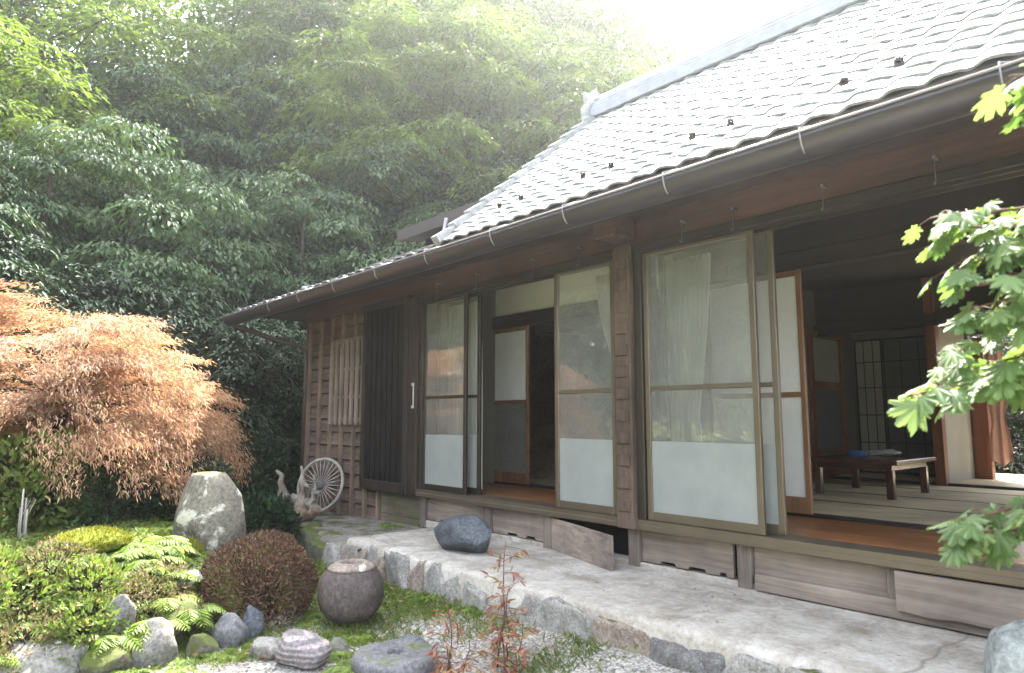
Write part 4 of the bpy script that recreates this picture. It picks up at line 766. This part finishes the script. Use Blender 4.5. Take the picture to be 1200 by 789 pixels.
def tree(name, label, group, seed, H_, R_, npad, per, L, leaf, style='layer', trunk_r=.13):
    g = np.random.default_rng(seed); root = empty(name, (0, 0, 0), label, 'tree', group); tb = MB()
    top = np.array([g.normal(0, .5), g.normal(0, .5), H_ * .9]); tp = np.array(wob((0, 0, -.4), top, 10, .06, seed)); tb.tube([tuple(p) for p in tp], list(np.linspace(trunk_r, .03, 10)), 8)
    parts = []
    for i in range(npad):
        h = (i + g.uniform(0, 1)) / npad; z = H_ * (.16 + .84 * h) if style != 'round' else H_ * (.22 + .78 * h)
        prof = {'layer': (1 - h) ** .55 * .85 + .2, 'round': math.sqrt(max(.02, 1 - (2 * h - .9) ** 2 / 1.25)), 'bush': math.sqrt(max(.03, 1 - h * h))}[style]
        ang = i * 2.399 + g.normal(0, .35); rr = R_ * prof * g.uniform(.35, 1.0); c = np.array([math.cos(ang) * rr, math.sin(ang) * rr, z + g.normal(0, .12)])
        pr_ = (R_ * g.uniform(.24, .42)) * (1 if style == 'layer' else .8)
        parts.append(pad(g, c, pr_, int(per * g.uniform(.7, 1.3)), L, .42 if style == 'layer' else .5, .7 if style == 'layer' else .35))
        k = min(9, max(1, int(9 * max(0, (z - .25 * rr)) / (H_ * .9)))); b = tp[k]; m_ = (b + c) / 2 + np.array([0, 0, -.08 * rr])
        tb.tube([tuple(b), tuple(m_), tuple(c - np.array([0, 0, .03]))], [.012 + .004 * rr, .008 + .002 * rr, .004], 5, False)
    V, F = cat_leaves(parts); npmesh('crown', V, F, M[leaf], root); tb.build('trunk', M['bark'], root); return root
G_F = 'green trees crowding the slope behind the garden'
LAB = {'a': 'broad green tree with flat drooping layers of leaves, one of those crowding the slope', 'b': 'bright yellow green tree in the light, one of those behind the roof',
       'c': 'dark green leafy evergreen filling the shade among the trees on the slope'}
protos = {}
def put(kind, az, r, sc, rz, label=None, dz=0.0):
    a = R(az); x, y = -math.cos(a) * r, math.sin(a) * r; loc = (x, y, gz(x, y) - .1 + dz)
    if kind not in protos:
        if kind[0] == 'a': t = tree('layered_tree', LAB['a'], G_F, 100 + ord(kind[1]), 7.0, 2.9, 30, 420, .13, 'lf_pad', 'layer', .09)
        elif kind[0] == 'b': t = tree('bright_tree', LAB['b'], G_F, 200 + ord(kind[1]), 8.0, 3.0, 110, 330, .12, 'lf_bright', 'round', .08)
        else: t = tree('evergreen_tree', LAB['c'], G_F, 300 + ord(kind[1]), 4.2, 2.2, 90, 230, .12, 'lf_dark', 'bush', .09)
        protos[kind] = t; t.location = loc; t.rotation_euler.z = rz; t.scale = (sc,) * 3
        if label: t['label'] = label
        return t
    t = protos[kind]; return copy_thing(t, loc, rz, sc, label or LAB[kind[0]], G_F)
# near row at the wood's edge
for k, az, r, sc, rz in [('c1', 2, 11.2, .85, 0), ('c2', 9, 11.5, .75, 1), ('c1', 15, 11.8, .8, 2), ('c2', 20.5, 11.6, .72, 3), ('c1', 24.5, 12.6, .8, 4.2), ('c2', -6, 11, .8, 5), ('c1', 28, 14.3, .95, 1.4), ('c2', 32, 14.6, .9, .3),
                         ('a1', 5, 13.2, .78, .4), ('a2', 12, 13.0, .86, 1.9), ('a1', 18.5, 13.6, .80, 3.1), ('a2', 24, 14.4, .84, 4.4), ('a1', -3, 13, .9, 5.0), ('a2', 30, 15.6, .95, 2.6),
                         ('c1', 8, 15.5, 1.3, 1), ('c2', 16, 16, 1.3, 2), ('c1', 22, 16.6, 1.35, 3), ('c2', 28, 17.5, 1.3, 4), ('c1', 0, 15.5, 1.3, 5), ('c2', 35, 17.5, 1.4, 5.4), ('c1', 40, 18.5, 1.5, .6), ('c2', 45.5, 19.5, 1.5, 1.6),
                         ('a1', 2, 17.5, 1.15, 2.2), ('a2', 8, 18, 1.2, .2), ('a1', 14, 18.2, 1.2, 4.1), ('a2', 20, 18.6, 1.2, 5.2), ('a1', 26, 19, 1.2, 1.1), ('b1', 33, 18.2, 1.3, 0), ('b2', 38.5, 19, 1.3, 1), ('a2', -5, 17, 1.2, 3),
                         ('b1', 43.5, 19.8, 1.3, 2.4), ('b2', 48.5, 20.5, 1.2, 3.9), ('b1', 30, 22.5, 1.7, 4), ('b2', 36, 23.5, 1.75, 5), ('b1', 42, 24, 1.75, 1), ('b2', 47.5, 25.5, 1.7, 2), ('b1', 53, 25.5, 1.35, 3), ('b2', 25, 23, 1.7, 1), ('b1', 20, 22.5, 1.6, 2), ('b2', 1, 16, 1.05, 2), ('b1', 6.5, 19.5, 1.4, 3),
                         ('c2', 4, 21, 2.0, 1), ('c1', 11, 21.5, 2.0, 2), ('c2', 18, 22, 2.0, 3), ('c1', 25, 22.5, 2.0, 4), ('a1', -1, 22.5, 1.6, 0), ('a2', 7, 23.5, 1.6, 1), ('a1', 15, 24, 1.6, 2), ('a2', 22, 24.5, 1.6, 3),
                         ('c1', 31, 26, 2.2, 0), ('c2', 39, 27, 2.2, 2), ('c1', 46, 28, 2.0, 4)]:
    put(k, az, r, sc, rz)
# trees and bushes seen through the back opening, and those across the yard that the glass mirrors
for i, (x, y, k, sc) in enumerate([(-2.3, 12.6, 'c1', .6), (-1.2, 12.9, 'c2', .6), (-.2, 12.4, 'c1', .6), (-3.4, 13.5, 'c2', .7)]):
    copy_thing(protos[k], (x, y, gz(x, y)), i * 1.3, sc, 'green bush outside the back doorway of the house', 'bushes outside the back doorway')
for i, (x, y, k, sc) in enumerate([(-8.5, -7.5, 'c1', 1.7), (-11, -8, 'a2', 1.15), (-14, -8, 'c2', 2.0), (-17, -7.5, 'a1', 1.2), (-20, -7, 'c1', 2.1), (-24, -7.5, 'c2', 2.3), (-22, -10, 'b1', 1.2), (-15, -11, 'a1', 1.4), (-12, -12, 'b1', 1.3), (-9, -9.5, 'a2', .95), (-6, -11, 'b2', .85), (-3, -10, 'c1', 1.3), (0, -11, 'a1', 1), (3, -10.5, 'b1', .8), (-18, -6.5, 'c2', 1.5), (-10.5, -13, 'c1', 2), (-4.5, -14, 'c2', 2), (1.5, -14, 'c1', 2)]):
    copy_thing(protos[k], (x, y, gz(x, y)), i * 1.1, sc, 'garden tree across the yard, mirrored in the glass doors', 'trees across the yard')

# orange lace-leaf maple
g = np.random.default_rng(77); mx, my = -8.36, 1.14; mz = gz(mx, my)
mp = empty('lace_leaf_maple', (mx, my, mz), 'orange cascading lace leaf maple beside the left end of the roof', 'maple tree'); tb = MB(); parts = []
tw = np.array(wob((0, 0, -.1), (.15, .1, 1.3), 8, .05, 3)); tb.tube([tuple(p) for p in tw], list(np.linspace(.10, .05, 8)), 9)
tips = [(g.uniform(0, 2 * math.pi), 1.5 * math.sqrt(g.uniform(.02, 1)), g.uniform(0, 1) ** 1.4) for _ in range(95)]
for i in range(620):
    rmax = 1.5; q_ = tips[i % len(tips)]; ang = q_[0] + g.normal(0, .13); rr = min(rmax * 1.08, q_[1] + g.normal(0, .13))
    ztop = 2.04 * math.sqrt(max(0, 1 - (rr / (rmax * 1.12)) ** 2)) * (1 + .09 * math.sin(4 * ang + 1) + .09 * math.sin(7 * rr + ang)) + .02
    zz = max(.50 if rr < 1.2 else .38, ztop * (1 - .62 * q_[2]) + g.normal(0, .045)); c = np.array([rr * math.cos(ang), rr * math.sin(ang), zz])
    o_ = np.array([math.cos(ang), math.sin(ang), 0]); k = 7; nl = 240
    t = g.uniform(0, 1, nl); ln = g.uniform(.28, .52); sp_ = g.normal(0, .11, (nl, 3)) * (1 - .4 * t[:, None]); sp_[:, 2] *= .22
    drop = (.06 + .55 * (rr / rmax) ** 3)
    P = c + o_ * (ln * t[:, None]) * (1 if rr < 1.3 else .6) + np.array([0, 0, -1]) * (drop * ln * t[:, None] ** 1.5) + sp_
    D = o_ * .9 + np.array([0, 0, -1]) * (drop * (.5 + t[:, None])) + g.normal(0, .5, (nl, 3)) * np.array([1, 1, .5]); N_ = np.array([0, 0, 1]) + o_ * .3 + g.normal(0, .4, (nl, 3))
    l = g.uniform(.03, .065, nl); parts.append(leaves(P, D, N_, l, l * .19, .2, .3))
    if i % 7 == 0: tb.tube([tuple(tw[6]), tuple(tw[6] * .4 + c * .6 + np.array([0, 0, .02])), tuple(c - np.array([0, 0, .06]))], [.018, .009, .003], 5, False)
V, F = cat_leaves(parts); npmesh('crown', V, F, M['lf_orange'], mp); b0 = MB(); b0.v = [(p[0] + mx, p[1] + my, p[2] + mz) for p in tb.v]; b0.f = tb.f; b0.smooth = tb.smooth; b0.build('trunk', M['bark'], mp)

# clipped shrubs
def dome(name, label, x, y, z, rx, ry, rz, n, L, leaf, seed, cat='shrub', group=None, rough=.06, zlow=-.35):
    g = np.random.default_rng(seed); root = empty(name, (x, y, z), label, cat, group)
    d = unit(g.normal(size=(n * 2, 3))); d = d[d[:, 2] > zlow][:n]; k = len(d); rr = (1 - .22 * g.uniform(0, 1, k) ** 2.2) * (1 + rough * 2.5 * fbm(d * 2.3 + seed, 3)); P = d * rr[:, None] * np.array([rx, ry, rz]); P[:, 2] += rz * .55
    D = d + g.normal(0, .55, (k, 3)) + np.array([0, 0, .35]); N_ = d + g.normal(0, .5, (k, 3)); l = L * g.uniform(.6, 1.3, k); V, F = leaves(P, D, N_, l, l * .42, .2, .1)
    npmesh('foliage', V, F, M[leaf], root); tb = MB()
    for i in range(46):
        e = unit(np.array([g.normal(), g.normal(), abs(g.normal()) + .5])); q = e * np.array([rx, ry, rz]) * g.uniform(.85, .98); b = np.array([g.normal(0, rx * .2), g.normal(0, ry * .2), -.12])
        tb.tube([(x + b[0], y + b[1], z + b[2]), (x + q[0] * .5, y + q[1] * .5, z + q[2] * .4 + rz * .3), (x + q[0], y + q[1], z + q[2] + rz * .5)], [.012, .008, .003], 5, False)
    tb.build('stems', M['bark'], root); return root
dome('azalea_dome', 'red brown clipped azalea dome between the standing rock and the round jar', -4.98, 1.98, -.01, .41, .39, .335, 12000, .026, 'lf_azalea', 5, zlow=-.62, rough=.13)
az_ = [(-4.80, .62, .20), (-4.72, .86, .16), (-4.86, 1.12, .17), (-5.06, .50, .22), (-4.80, 1.38, .14), (-4.98, .18, .24), (-5.22, .74, .19), (-5.02, .92, .19), (-5.02, 1.28, .16), (-5.2, .22, .2), (-4.68, .36, .17), (-5.3, .45, .2)]
for i, (x, y, a) in enumerate(az_):
    dome('low_azalea', 'low brownish green azalea clump on top of the garden wall', x, y, gz(x, y) + .04, a * 1.3, a * 1.25, a * (.75, 1.0, .85, .7)[i % 4], (1500, 1100, 1800, 1300)[i % 4], (.028, .05, .026, .042)[i % 4], ('lf_brush', 'lf_cover', 'lf_brush', 'lf_cover')[i % 4], 20 + i, group='low azaleas along the garden wall', rough=.45, zlow=-.8)
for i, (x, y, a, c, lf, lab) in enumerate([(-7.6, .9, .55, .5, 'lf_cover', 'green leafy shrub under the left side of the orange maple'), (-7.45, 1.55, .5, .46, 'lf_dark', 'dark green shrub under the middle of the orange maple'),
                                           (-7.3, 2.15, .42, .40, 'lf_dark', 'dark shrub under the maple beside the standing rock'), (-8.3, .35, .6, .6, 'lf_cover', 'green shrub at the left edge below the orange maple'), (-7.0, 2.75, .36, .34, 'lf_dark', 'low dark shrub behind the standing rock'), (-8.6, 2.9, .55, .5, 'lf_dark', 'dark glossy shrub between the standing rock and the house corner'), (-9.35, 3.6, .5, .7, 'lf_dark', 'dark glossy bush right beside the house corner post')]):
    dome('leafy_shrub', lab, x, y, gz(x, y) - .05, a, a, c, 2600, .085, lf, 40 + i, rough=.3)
# moss cushions
def moss(x, y, z, rx, ry, rz, seed, label):
    root = empty('moss_cushion', (x, y, z), label, 'moss'); V, F = rock_mesh(seed, (rx, ry, rz), 5, .16, 4, 1, .9); npmesh('cushion', V, F, M['moss'], root, True)
    g = np.random.default_rng(seed); n = 5200; k = g.integers(0, len(V), n); P = V[k] + g.normal(0, .008, (n, 3)); P = P[P[:, 2] > -rz * .2]; n = len(P); D = unit(P / np.array([rx, ry, rz]) ** 1) * .6 + np.array([0, 0, .8]) + g.normal(0, .45, (n, 3)); l = g.uniform(.012, .028, n)
    Vb, Fb = leaves(P * .99, D, g.normal(size=(n, 3)), l, l * .35, .1, .1); npmesh('blades', Vb, Fb, M['lf_moss'], root)
moss(-5.60, 1.03, .50, .26, .21, .07, 3, 'bright yellow green moss cushion on the low grey rock')
moss(-5.66, 1.60, .37, .20, .16, .06, 8, 'bright moss clump at the foot of the tall standing rock')
# ferns
def fern_proto(seed, nf, ln):
    g = np.random.default_rng(seed); root = empty('fern', (0, 0, 0), 'small bright green fern among the rocks of the garden mound', 'fern', 'ferns on the garden mound'); parts = []; sb = MB()
    for i in range(nf):
        a = 2 * math.pi * i / nf + g.normal(0, .25); L = ln * g.uniform(.7, 1.2); t = np.linspace(0, 1, 15); o_ = np.array([math.cos(a), math.sin(a), 0]); h = .75 * g.uniform(.7, 1.1)
        C = o_ * (L * t[:, None]) + np.array([0, 0, 1]) * (L * (h * t - .75 * t * t))[:, None]; T = np.gradient(C, axis=0); S = np.cross(unit(T), [0, 0, 1.]); S = unit(S)
        for sg in (-1, 1):
            w = L * .30 * np.sin(np.pi * np.clip(t * .93 + .07, 0, 1)) ** .8 + .004; parts.append(leaves(C[1:], (S * sg + unit(T) * .55 + np.array([0, 0, -.18]))[1:] + g.normal(0, .06, (14, 3)), np.tile([0, 0, 1.], (14, 1)) + g.normal(0, .1, (14, 3)), w[1:], np.maximum(.010, w[1:] * .3), .1, .2))
        sb.tube([tuple(p) for p in C[::3]], .0025, 4, False)
    V, F = cat_leaves(parts); npmesh('fronds', V, F, M['lf_fern'], root); sb.build('stalks', M['lf_fern'], root); return root
fp = [fern_proto(1, 9, .20), fern_proto(2, 7, .16), fern_proto(3, 11, .24)]
g = np.random.default_rng(9); spots = [(-4.28, 1.55), (-4.25, 1.25), (-4.3, 1.0), (-4.35, .75), (-4.6, 2.15), (-4.72, 2.35), (-4.12, 2.28), (-4.2, 2.12), (-3.95, 1.98), (-4.1, 1.92), (-5.2, 2.55), (-5.5, 2.75), (-5.8, 2.85), (-6.1, 2.8), (-6.4, 2.85), (-4.65, 1.5), (-4.62, .95), (-4.7, 1.7), (-3.62, 2.0), (-3.35, 1.95), (-4.3, .5), (-4.4, 1.33), (-4.38, 1.1), (-4.36, .88), (-4.45, 1.72), (-4.72, 1.2), (-4.6, .75), (-4.82, 1.0), (-4.66, .5), (-4.9, .72)]
while len(spots) < 150:
    x, y = g.uniform(-8.6, -4.7), g.uniform(.0, 2.6); d = float(mound_d(x, y))
    if d > .35 and math.hypot(x + 5.92, y - 1.92) > .35 and math.hypot(x + 5.0, y - 1.98) > .42 and math.hypot(x + 5.7, y - 1.1) > .3: spots.append((x, y))
while len(spots) < 190:
    x, y = g.uniform(-5.5, -4.62), g.uniform(.1, 1.5)
    if math.hypot(x + 5.6, y - 1.03) > .3: spots.append((x, y))
for i, (x, y) in enumerate(spots):
    s = g.uniform(.85, 1.45) * (.7 if i < 35 else 1)
    if i < 3: fp[i].location = (x, y, gz(x, y)); fp[i].scale = (s,) * 3
    else: copy_thing(fp[i % 3], (x, y, gz(x, y) + (.13 if i >= 150 else 0)), g.uniform(0, 6), s)
# uncountable ground cover, grass, fallen leaves, gravel
def scatter(n, fx, fy, cond, seed):
    g = np.random.default_rng(seed); x = g.uniform(*fx, n); y = g.uniform(*fy, n); k = cond(x, y, g); return x[k], y[k], g
def cover(name, n, fx, fy, cond, seed, L, w, mt, up, lean=.6, label=None):
    x, y, g = scatter(n, fx, fy, cond, seed); k = len(x); P = np.stack([x, y, height(x, y) - .004], 1); a = g.uniform(0, 2 * math.pi, k); D = np.stack([np.cos(a) * lean, np.sin(a) * lean, np.full(k, up)], 1) + g.normal(0, .2, (k, 3)); P[:, 2] += g.uniform(0, .05 * (up < .9), k)
    l = L * g.uniform(.5, 1.4, k); V, F = leaves(P, D, g.normal(0, .4, (k, 3)) + np.array([0, 0, 1.]), l, l * w, .2, .25); o = npmesh(name, V, F, M[mt]); tag(o, kind='stuff')
nz2 = lambda x, y, s: fbm(np.stack([x * s, y * s, x * 0 + 3], -1), 3)
cover('ground_cover', 60000, (-9.5, -4.3), (-1.0, 3.0), lambda x, y, g: (mound_d(x, y) > .05) & (nz2(x, y, 2.2) > -.10), 1, .045, .45, 'lf_cover', .5)
cover('grass', 42000, (-7, -2.6), (.2, 3.0), lambda x, y, g: (mound_d(x, y) < .15) & (nz2(x, y, 2.6) + .28 * smooth(2.1, 2.95, y) + .16 * smooth(-3.4, -4.6, x) > .20 + g.uniform(-.1, .1, len(x))), 2, .05, .12, 'lf_grass', 1.0, .7)
cover('low_weeds', 9000, (-7, -2.4), (.4, 3.05), lambda x, y, g: (mound_d(x, y) < .15) & (nz2(x + 9, y, 3.1) + .22 * smooth(2.3, 3.0, y) > .17), 3, .035, .5, 'lf_cover', .35)
cover('fallen_leaves', 2600, (-9, -1.2), (-.5, 3.1), lambda x, y, g: nz2(x, y + 5, 1.7) > -.02, 4, .04, .45, 'lf_dead', .05, 1)
g = np.random.default_rng(31); k = 110; x = g.uniform(-5.6, -.8, k); y = g.uniform(3.12, 3.95, k); P = np.stack([x, y, np.full(k, .288)], 1); a = g.uniform(0, 6.3, k); l = g.uniform(.008, .03, k)
V, F = leaves(P, np.stack([np.cos(a), np.sin(a), a * 0 + .05], 1), np.tile([0, 0, 1.], (k, 1)), l, l * .45, .25, .1); tag(npmesh('fallen_leaves', V, F, M['lf_dead']), kind='stuff')
cover('undergrowth', 26000, (-16, -8.9), (-3, 9), lambda x, y, g: hill_r(x, y) > -4.5, 5, .13, .45, 'lf_dark', .7)
x, y, g = scatter(9000, (-4.9, -.8), (.6, 3.06), lambda x, y, g: (mound_d(x, y) < 0) & (nz2(x, y, 2.6) < .14), 6); k = len(x)
base = np.array([[1, 0, 0], [-1, 0, 0], [0, 1, 0], [0, -1, 0], [0, 0, 1], [0, 0, -1]], float); fo = np.array([[0, 2, 4], [2, 1, 4], [1, 3, 4], [3, 0, 4], [2, 0, 5], [1, 2, 5], [3, 1, 5], [0, 3, 5]])
s = g.uniform(.004, .012, k) * g.choice([1, 1, 1, 1.7], k); V = base[None] * (s[:, None, None] * np.array([1, .8, .55])) * g.uniform(.7, 1.2, (k, 6, 1)); a = g.uniform(0, 6.3, k); ca_, sa_ = np.cos(a)[:, None], np.sin(a)[:, None]
V = np.stack([V[..., 0] * ca_ - V[..., 1] * sa_, V[..., 0] * sa_ + V[..., 1] * ca_, V[..., 2]], -1) + np.stack([x, y, height(x, y) + .002], 1)[:, None]
o = npmesh('gravel', V.reshape(-1, 3), (fo[None] + (np.arange(k) * 6)[:, None, None]).reshape(-1, 3), stone('gravel_stone', (.17, .16, .14), (.40, .385, .36), 0, 0, .9, None, 9)); tag(o, kind='stuff')
# weeds rooted at the foot of the house and kerb
for i, (x, y, z, s) in enumerate([(-6.3, 3.9, .22, .8), (-5.55, 3.0, -.03, .9), (-4.35, 2.98, -.04, .75), (-5.9, 2.85, .0, .9), (-6.6, 3.92, .2, .6), (-3.75, 2.98, -.04, .6)]):
    copy_thing(fp[i % 3], (x, y, max(z, gz(x, y) if y < 3.06 else z)), i, s, 'small fern rooted at the foot of the terrace or house wall', 'ferns along the terrace')
# red seedlings
def seedling(x, y, h, n, seed, label):
    z = gz(x, y); root = empty('seedling', (x, y, z), label, 'plant'); g = np.random.default_rng(seed); sb = MB(); P = []; D = []
    for s in range(3):
        hh = h * (1, .62, .5)[s]; pts = wob((x + g.normal(0, .02), y + g.normal(0, .02), z - .02), (x + g.normal(0, .07), y + g.normal(0, .07), z + hh), 8, .008, seed + s); sb.tube(pts, list(np.linspace(.006, .0025, 8)), 6)
        for i in range(int(n * hh / h)):
            t = g.uniform(.12, 1); k = min(6, int(t * 7)); p = np.array(pts[k]) + (np.array(pts[k + 1]) - np.array(pts[k])) * (t * 7 - k); a = g.uniform(0, 6.3); o_ = np.array([math.cos(a), math.sin(a), g.uniform(-.3, .5)]); q = p + o_ * g.uniform(.02, .10); sb.tube([tuple(p), tuple(q)], [.002, .0012], 4, False)
            for m_ in range(3): P.append(q - np.array([x, y, z])); D.append(o_ + g.normal(0, .55, 3) + np.array([0, 0, -.25]))
    P = np.array(P); l = g.uniform(.035, .07, len(P)); V, F = leaves(P, np.array(D), g.normal(0, .4, P.shape) + np.array([0, 0, 1.]), l, l * .3, .2, .3)
    npmesh('leaves', V, F, M['lf_red'], root); sb.build('stems', M['twig'], root)
seedling(-3.02, 2.62, .66, 26, 3, 'tall reddish seedling standing in front of the terrace edge'); seedling(-3.0, 2.28, .40, 24, 8, 'short yellowish red seedling left of the tall one, in the gravel'); seedling(-2.78, 2.42, .34, 18, 12, 'small red seedling right beside the tall one, in the gravel')
# pale dry stalks by the left rock
root = empty('dry_stalks', (-7.05, .78, gz(-7.05, .78)), 'bare pale stalks standing under the orange maple', 'stalks'); mb = MB()
for i in range(4): x, y = -7.05 + .05 * i, .76 + .03 * (i % 2); mb.tube([(x, y, .3), (x + .01, y, .62 + .08 * (i % 3))], [.010, .007], 6); mb.tube([(x, y, .55), (x - .06, y + .06, .68)], [.005, .003], 5)
mb.build('stems', M['wheel'], root)

# near maple at the right edge
def palmate(g, S):
    """toothed seven- to nine-lobed leaf in the xy plane, stem at the origin, tip along +x"""
    lob = [0, .55, -.55, 1.12, -1.12, 1.75, -1.75, 2.35, -2.35]; ln = [1, .95, .95, .82, .82, .6, .6, .36, .36]; pts = []
    for a, l in sorted(zip(lob, ln)):
        for da, k in ((-.275, .62), (-.21, .80), (-.17, .78), (-.10, .92), (-.07, .90), (0, 1.0), (.07, .90), (.10, .92), (.17, .78), (.21, .80), (.275, .62)): pts.append((a + da, l * k * S * g.uniform(.94, 1.06)))
    pts = np.array(pts); r = pts[:, 1]; X = r * np.cos(pts[:, 0]); Y = r * np.sin(pts[:, 0]); X = np.concatenate([[0], X]); Y = np.concatenate([[0], Y]); rr = np.hypot(X, Y); an = np.arctan2(Y, X)
    Z = -g.uniform(.3, .75) * rr * rr / S + .10 * rr * np.cos(an * 11.2); Z[0] = 0
    return np.stack([X + .12 * S, Y, Z], 1), np.array([[0, i, i + 1] for i in range(1, len(pts))])
nm_ = empty('maple_tree', (.15, 2.85, -.05), 'green maple reaching in from the right edge in front of the room', 'maple tree'); g = np.random.default_rng(21); o0 = np.array([.15, 2.85, -.05]); sb = MB(); LV = []; LF = []; off = 0
trunk = wob((.15, 2.85, -.15), (.22, 2.8, 2.9), 10, .03, 6); sb.tube(trunk, list(np.linspace(.07, .03, 10)), 10)
rightv = np.array([.66, .751, 0]); fwdh = np.array([-.751, .66, 0])
def leafat(p, d, S):
    global off
    V, F = palmate(g, S); d = unit(d); n = unit(np.cross(np.cross(d, [0, 0, 1.]), d) + g.normal(0, .25, 3)); n = unit(n - d * (n @ d)); s = np.cross(n, d); W = p + V @ np.stack([d, s, n]); LV.append(W - o0); LF.append(F + off); off += len(V)
def branch(a, b, sag, nl, S, seed, spread=.10):
    pts = np.array(wob(a, b, 9, .012, seed)); pts[:, 2] += sag * np.sin(np.linspace(0, math.pi, 9)); sb.tube([tuple(p) for p in pts], list(np.linspace(.011, .003, 9)), 6); ax = unit(pts[-1] - pts[0])
    for i in range(nl):
        t = g.uniform(.38, 1.02); k = min(7, int(t * 8)); p = pts[k] + (pts[min(8, k + 1)] - pts[k]) * (t * 8 - k); sd = g.choice([-1, 1]); side = np.cross(ax, [0, 0, 1]) * sd
        q = p + side * g.uniform(.0, spread) + ax * g.uniform(-.02, .04) + np.array([0, 0, g.uniform(-.035, .03)]); sb.tube([tuple(p), tuple((p + q) / 2 + np.array([0, 0, .008])), tuple(q)], [.0016, .0013, .001], 4, False)
        leafat(q, ax * 1.0 + side * .75 + np.array([0, 0, -g.uniform(.25, .9)]) + g.normal(0, .2, 3), S * g.uniform(.7, 1.15))
T = lambda k: np.array(trunk[k])
for a_, b_, sg_, nl_, S_, sd_, sp_ in [(5, (-.67, 1.99, 1.41), .05, 46, .075, 1, .10), (5, (-.60, 2.12, 1.46), .05, 44, .075, 2, .12), (5, (-.52, 2.2, 1.50), .04, 34, .072, 13, .12), (5, (-.62, 2.08, 1.52), .05, 20, .05, 15, .08),
                                       (6, (-.57, 2.05, 1.86), .05, 34, .066, 3, .10), (6, (-.52, 2.12, 1.78), .05, 34, .066, 4, .12), (6, (-.50, 2.04, 1.69), .04, 34, .066, 14, .12), (6, (-.47, 2.1, 1.60), .04, 28, .066, 16, .12),
                                       (4, (-.60, 2.15, 1.08), .04, 40, .078, 5, .08), (6, (-.56, 2.08, 1.90), .06, 40, .062, 32, .09), (6, (-.55, 2.04, 1.74), .05, 36, .062, 33, .10), (6, (-.52, 2.08, 1.64), .05, 34, .062, 34, .10), (4, (-.62, 2.1, 1.05), .05, 26, .07, 35, .06), (7, (-.42, 2.14, 2.26), .04, 24, .078, 6, .1), (7, (-.38, 2.1, 2.14), .04, 14, .07, 7, .1), (6, (-.2, 2.9, 1.9), .04, 24, .08, 8, .1), (8, (.1, 2.3, 2.6), .04, 24, .08, 9, .1), (7, (.7, 2.6, 2.3), .04, 24, .08, 10, .1), (5, (.8, 3.0, 1.6), .04, 24, .08, 11, .1)]:
    branch(T(a_), b_, sg_, int(nl_ * 1.35), S_ * .93, sd_, sp_)
npmesh('crown', np.concatenate(LV), np.concatenate(LF), M['lf_near'], nm_); sb.build('trunk', M['twig'], nm_)

# ---------------------------------------------------------------- thin haze in the air, also standing in for lens glare
mb = MB(); mb.box(-122, 122, -122, 122, -2.5, 62); m, nt, N, L, B = mat('haze_air'); N.remove(B); pv = N.new('ShaderNodeVolumePrincipled'); pv.inputs['Color'].default_value = (.93, .96, 1, 1); pv.inputs['Density'].default_value = .0019; pv.inputs['Anisotropy'].default_value = .8
L.new(pv.outputs[0], N['Material Output'].inputs['Volume']); hz = mb.build('haze', m); tag(hz, kind='stuff')
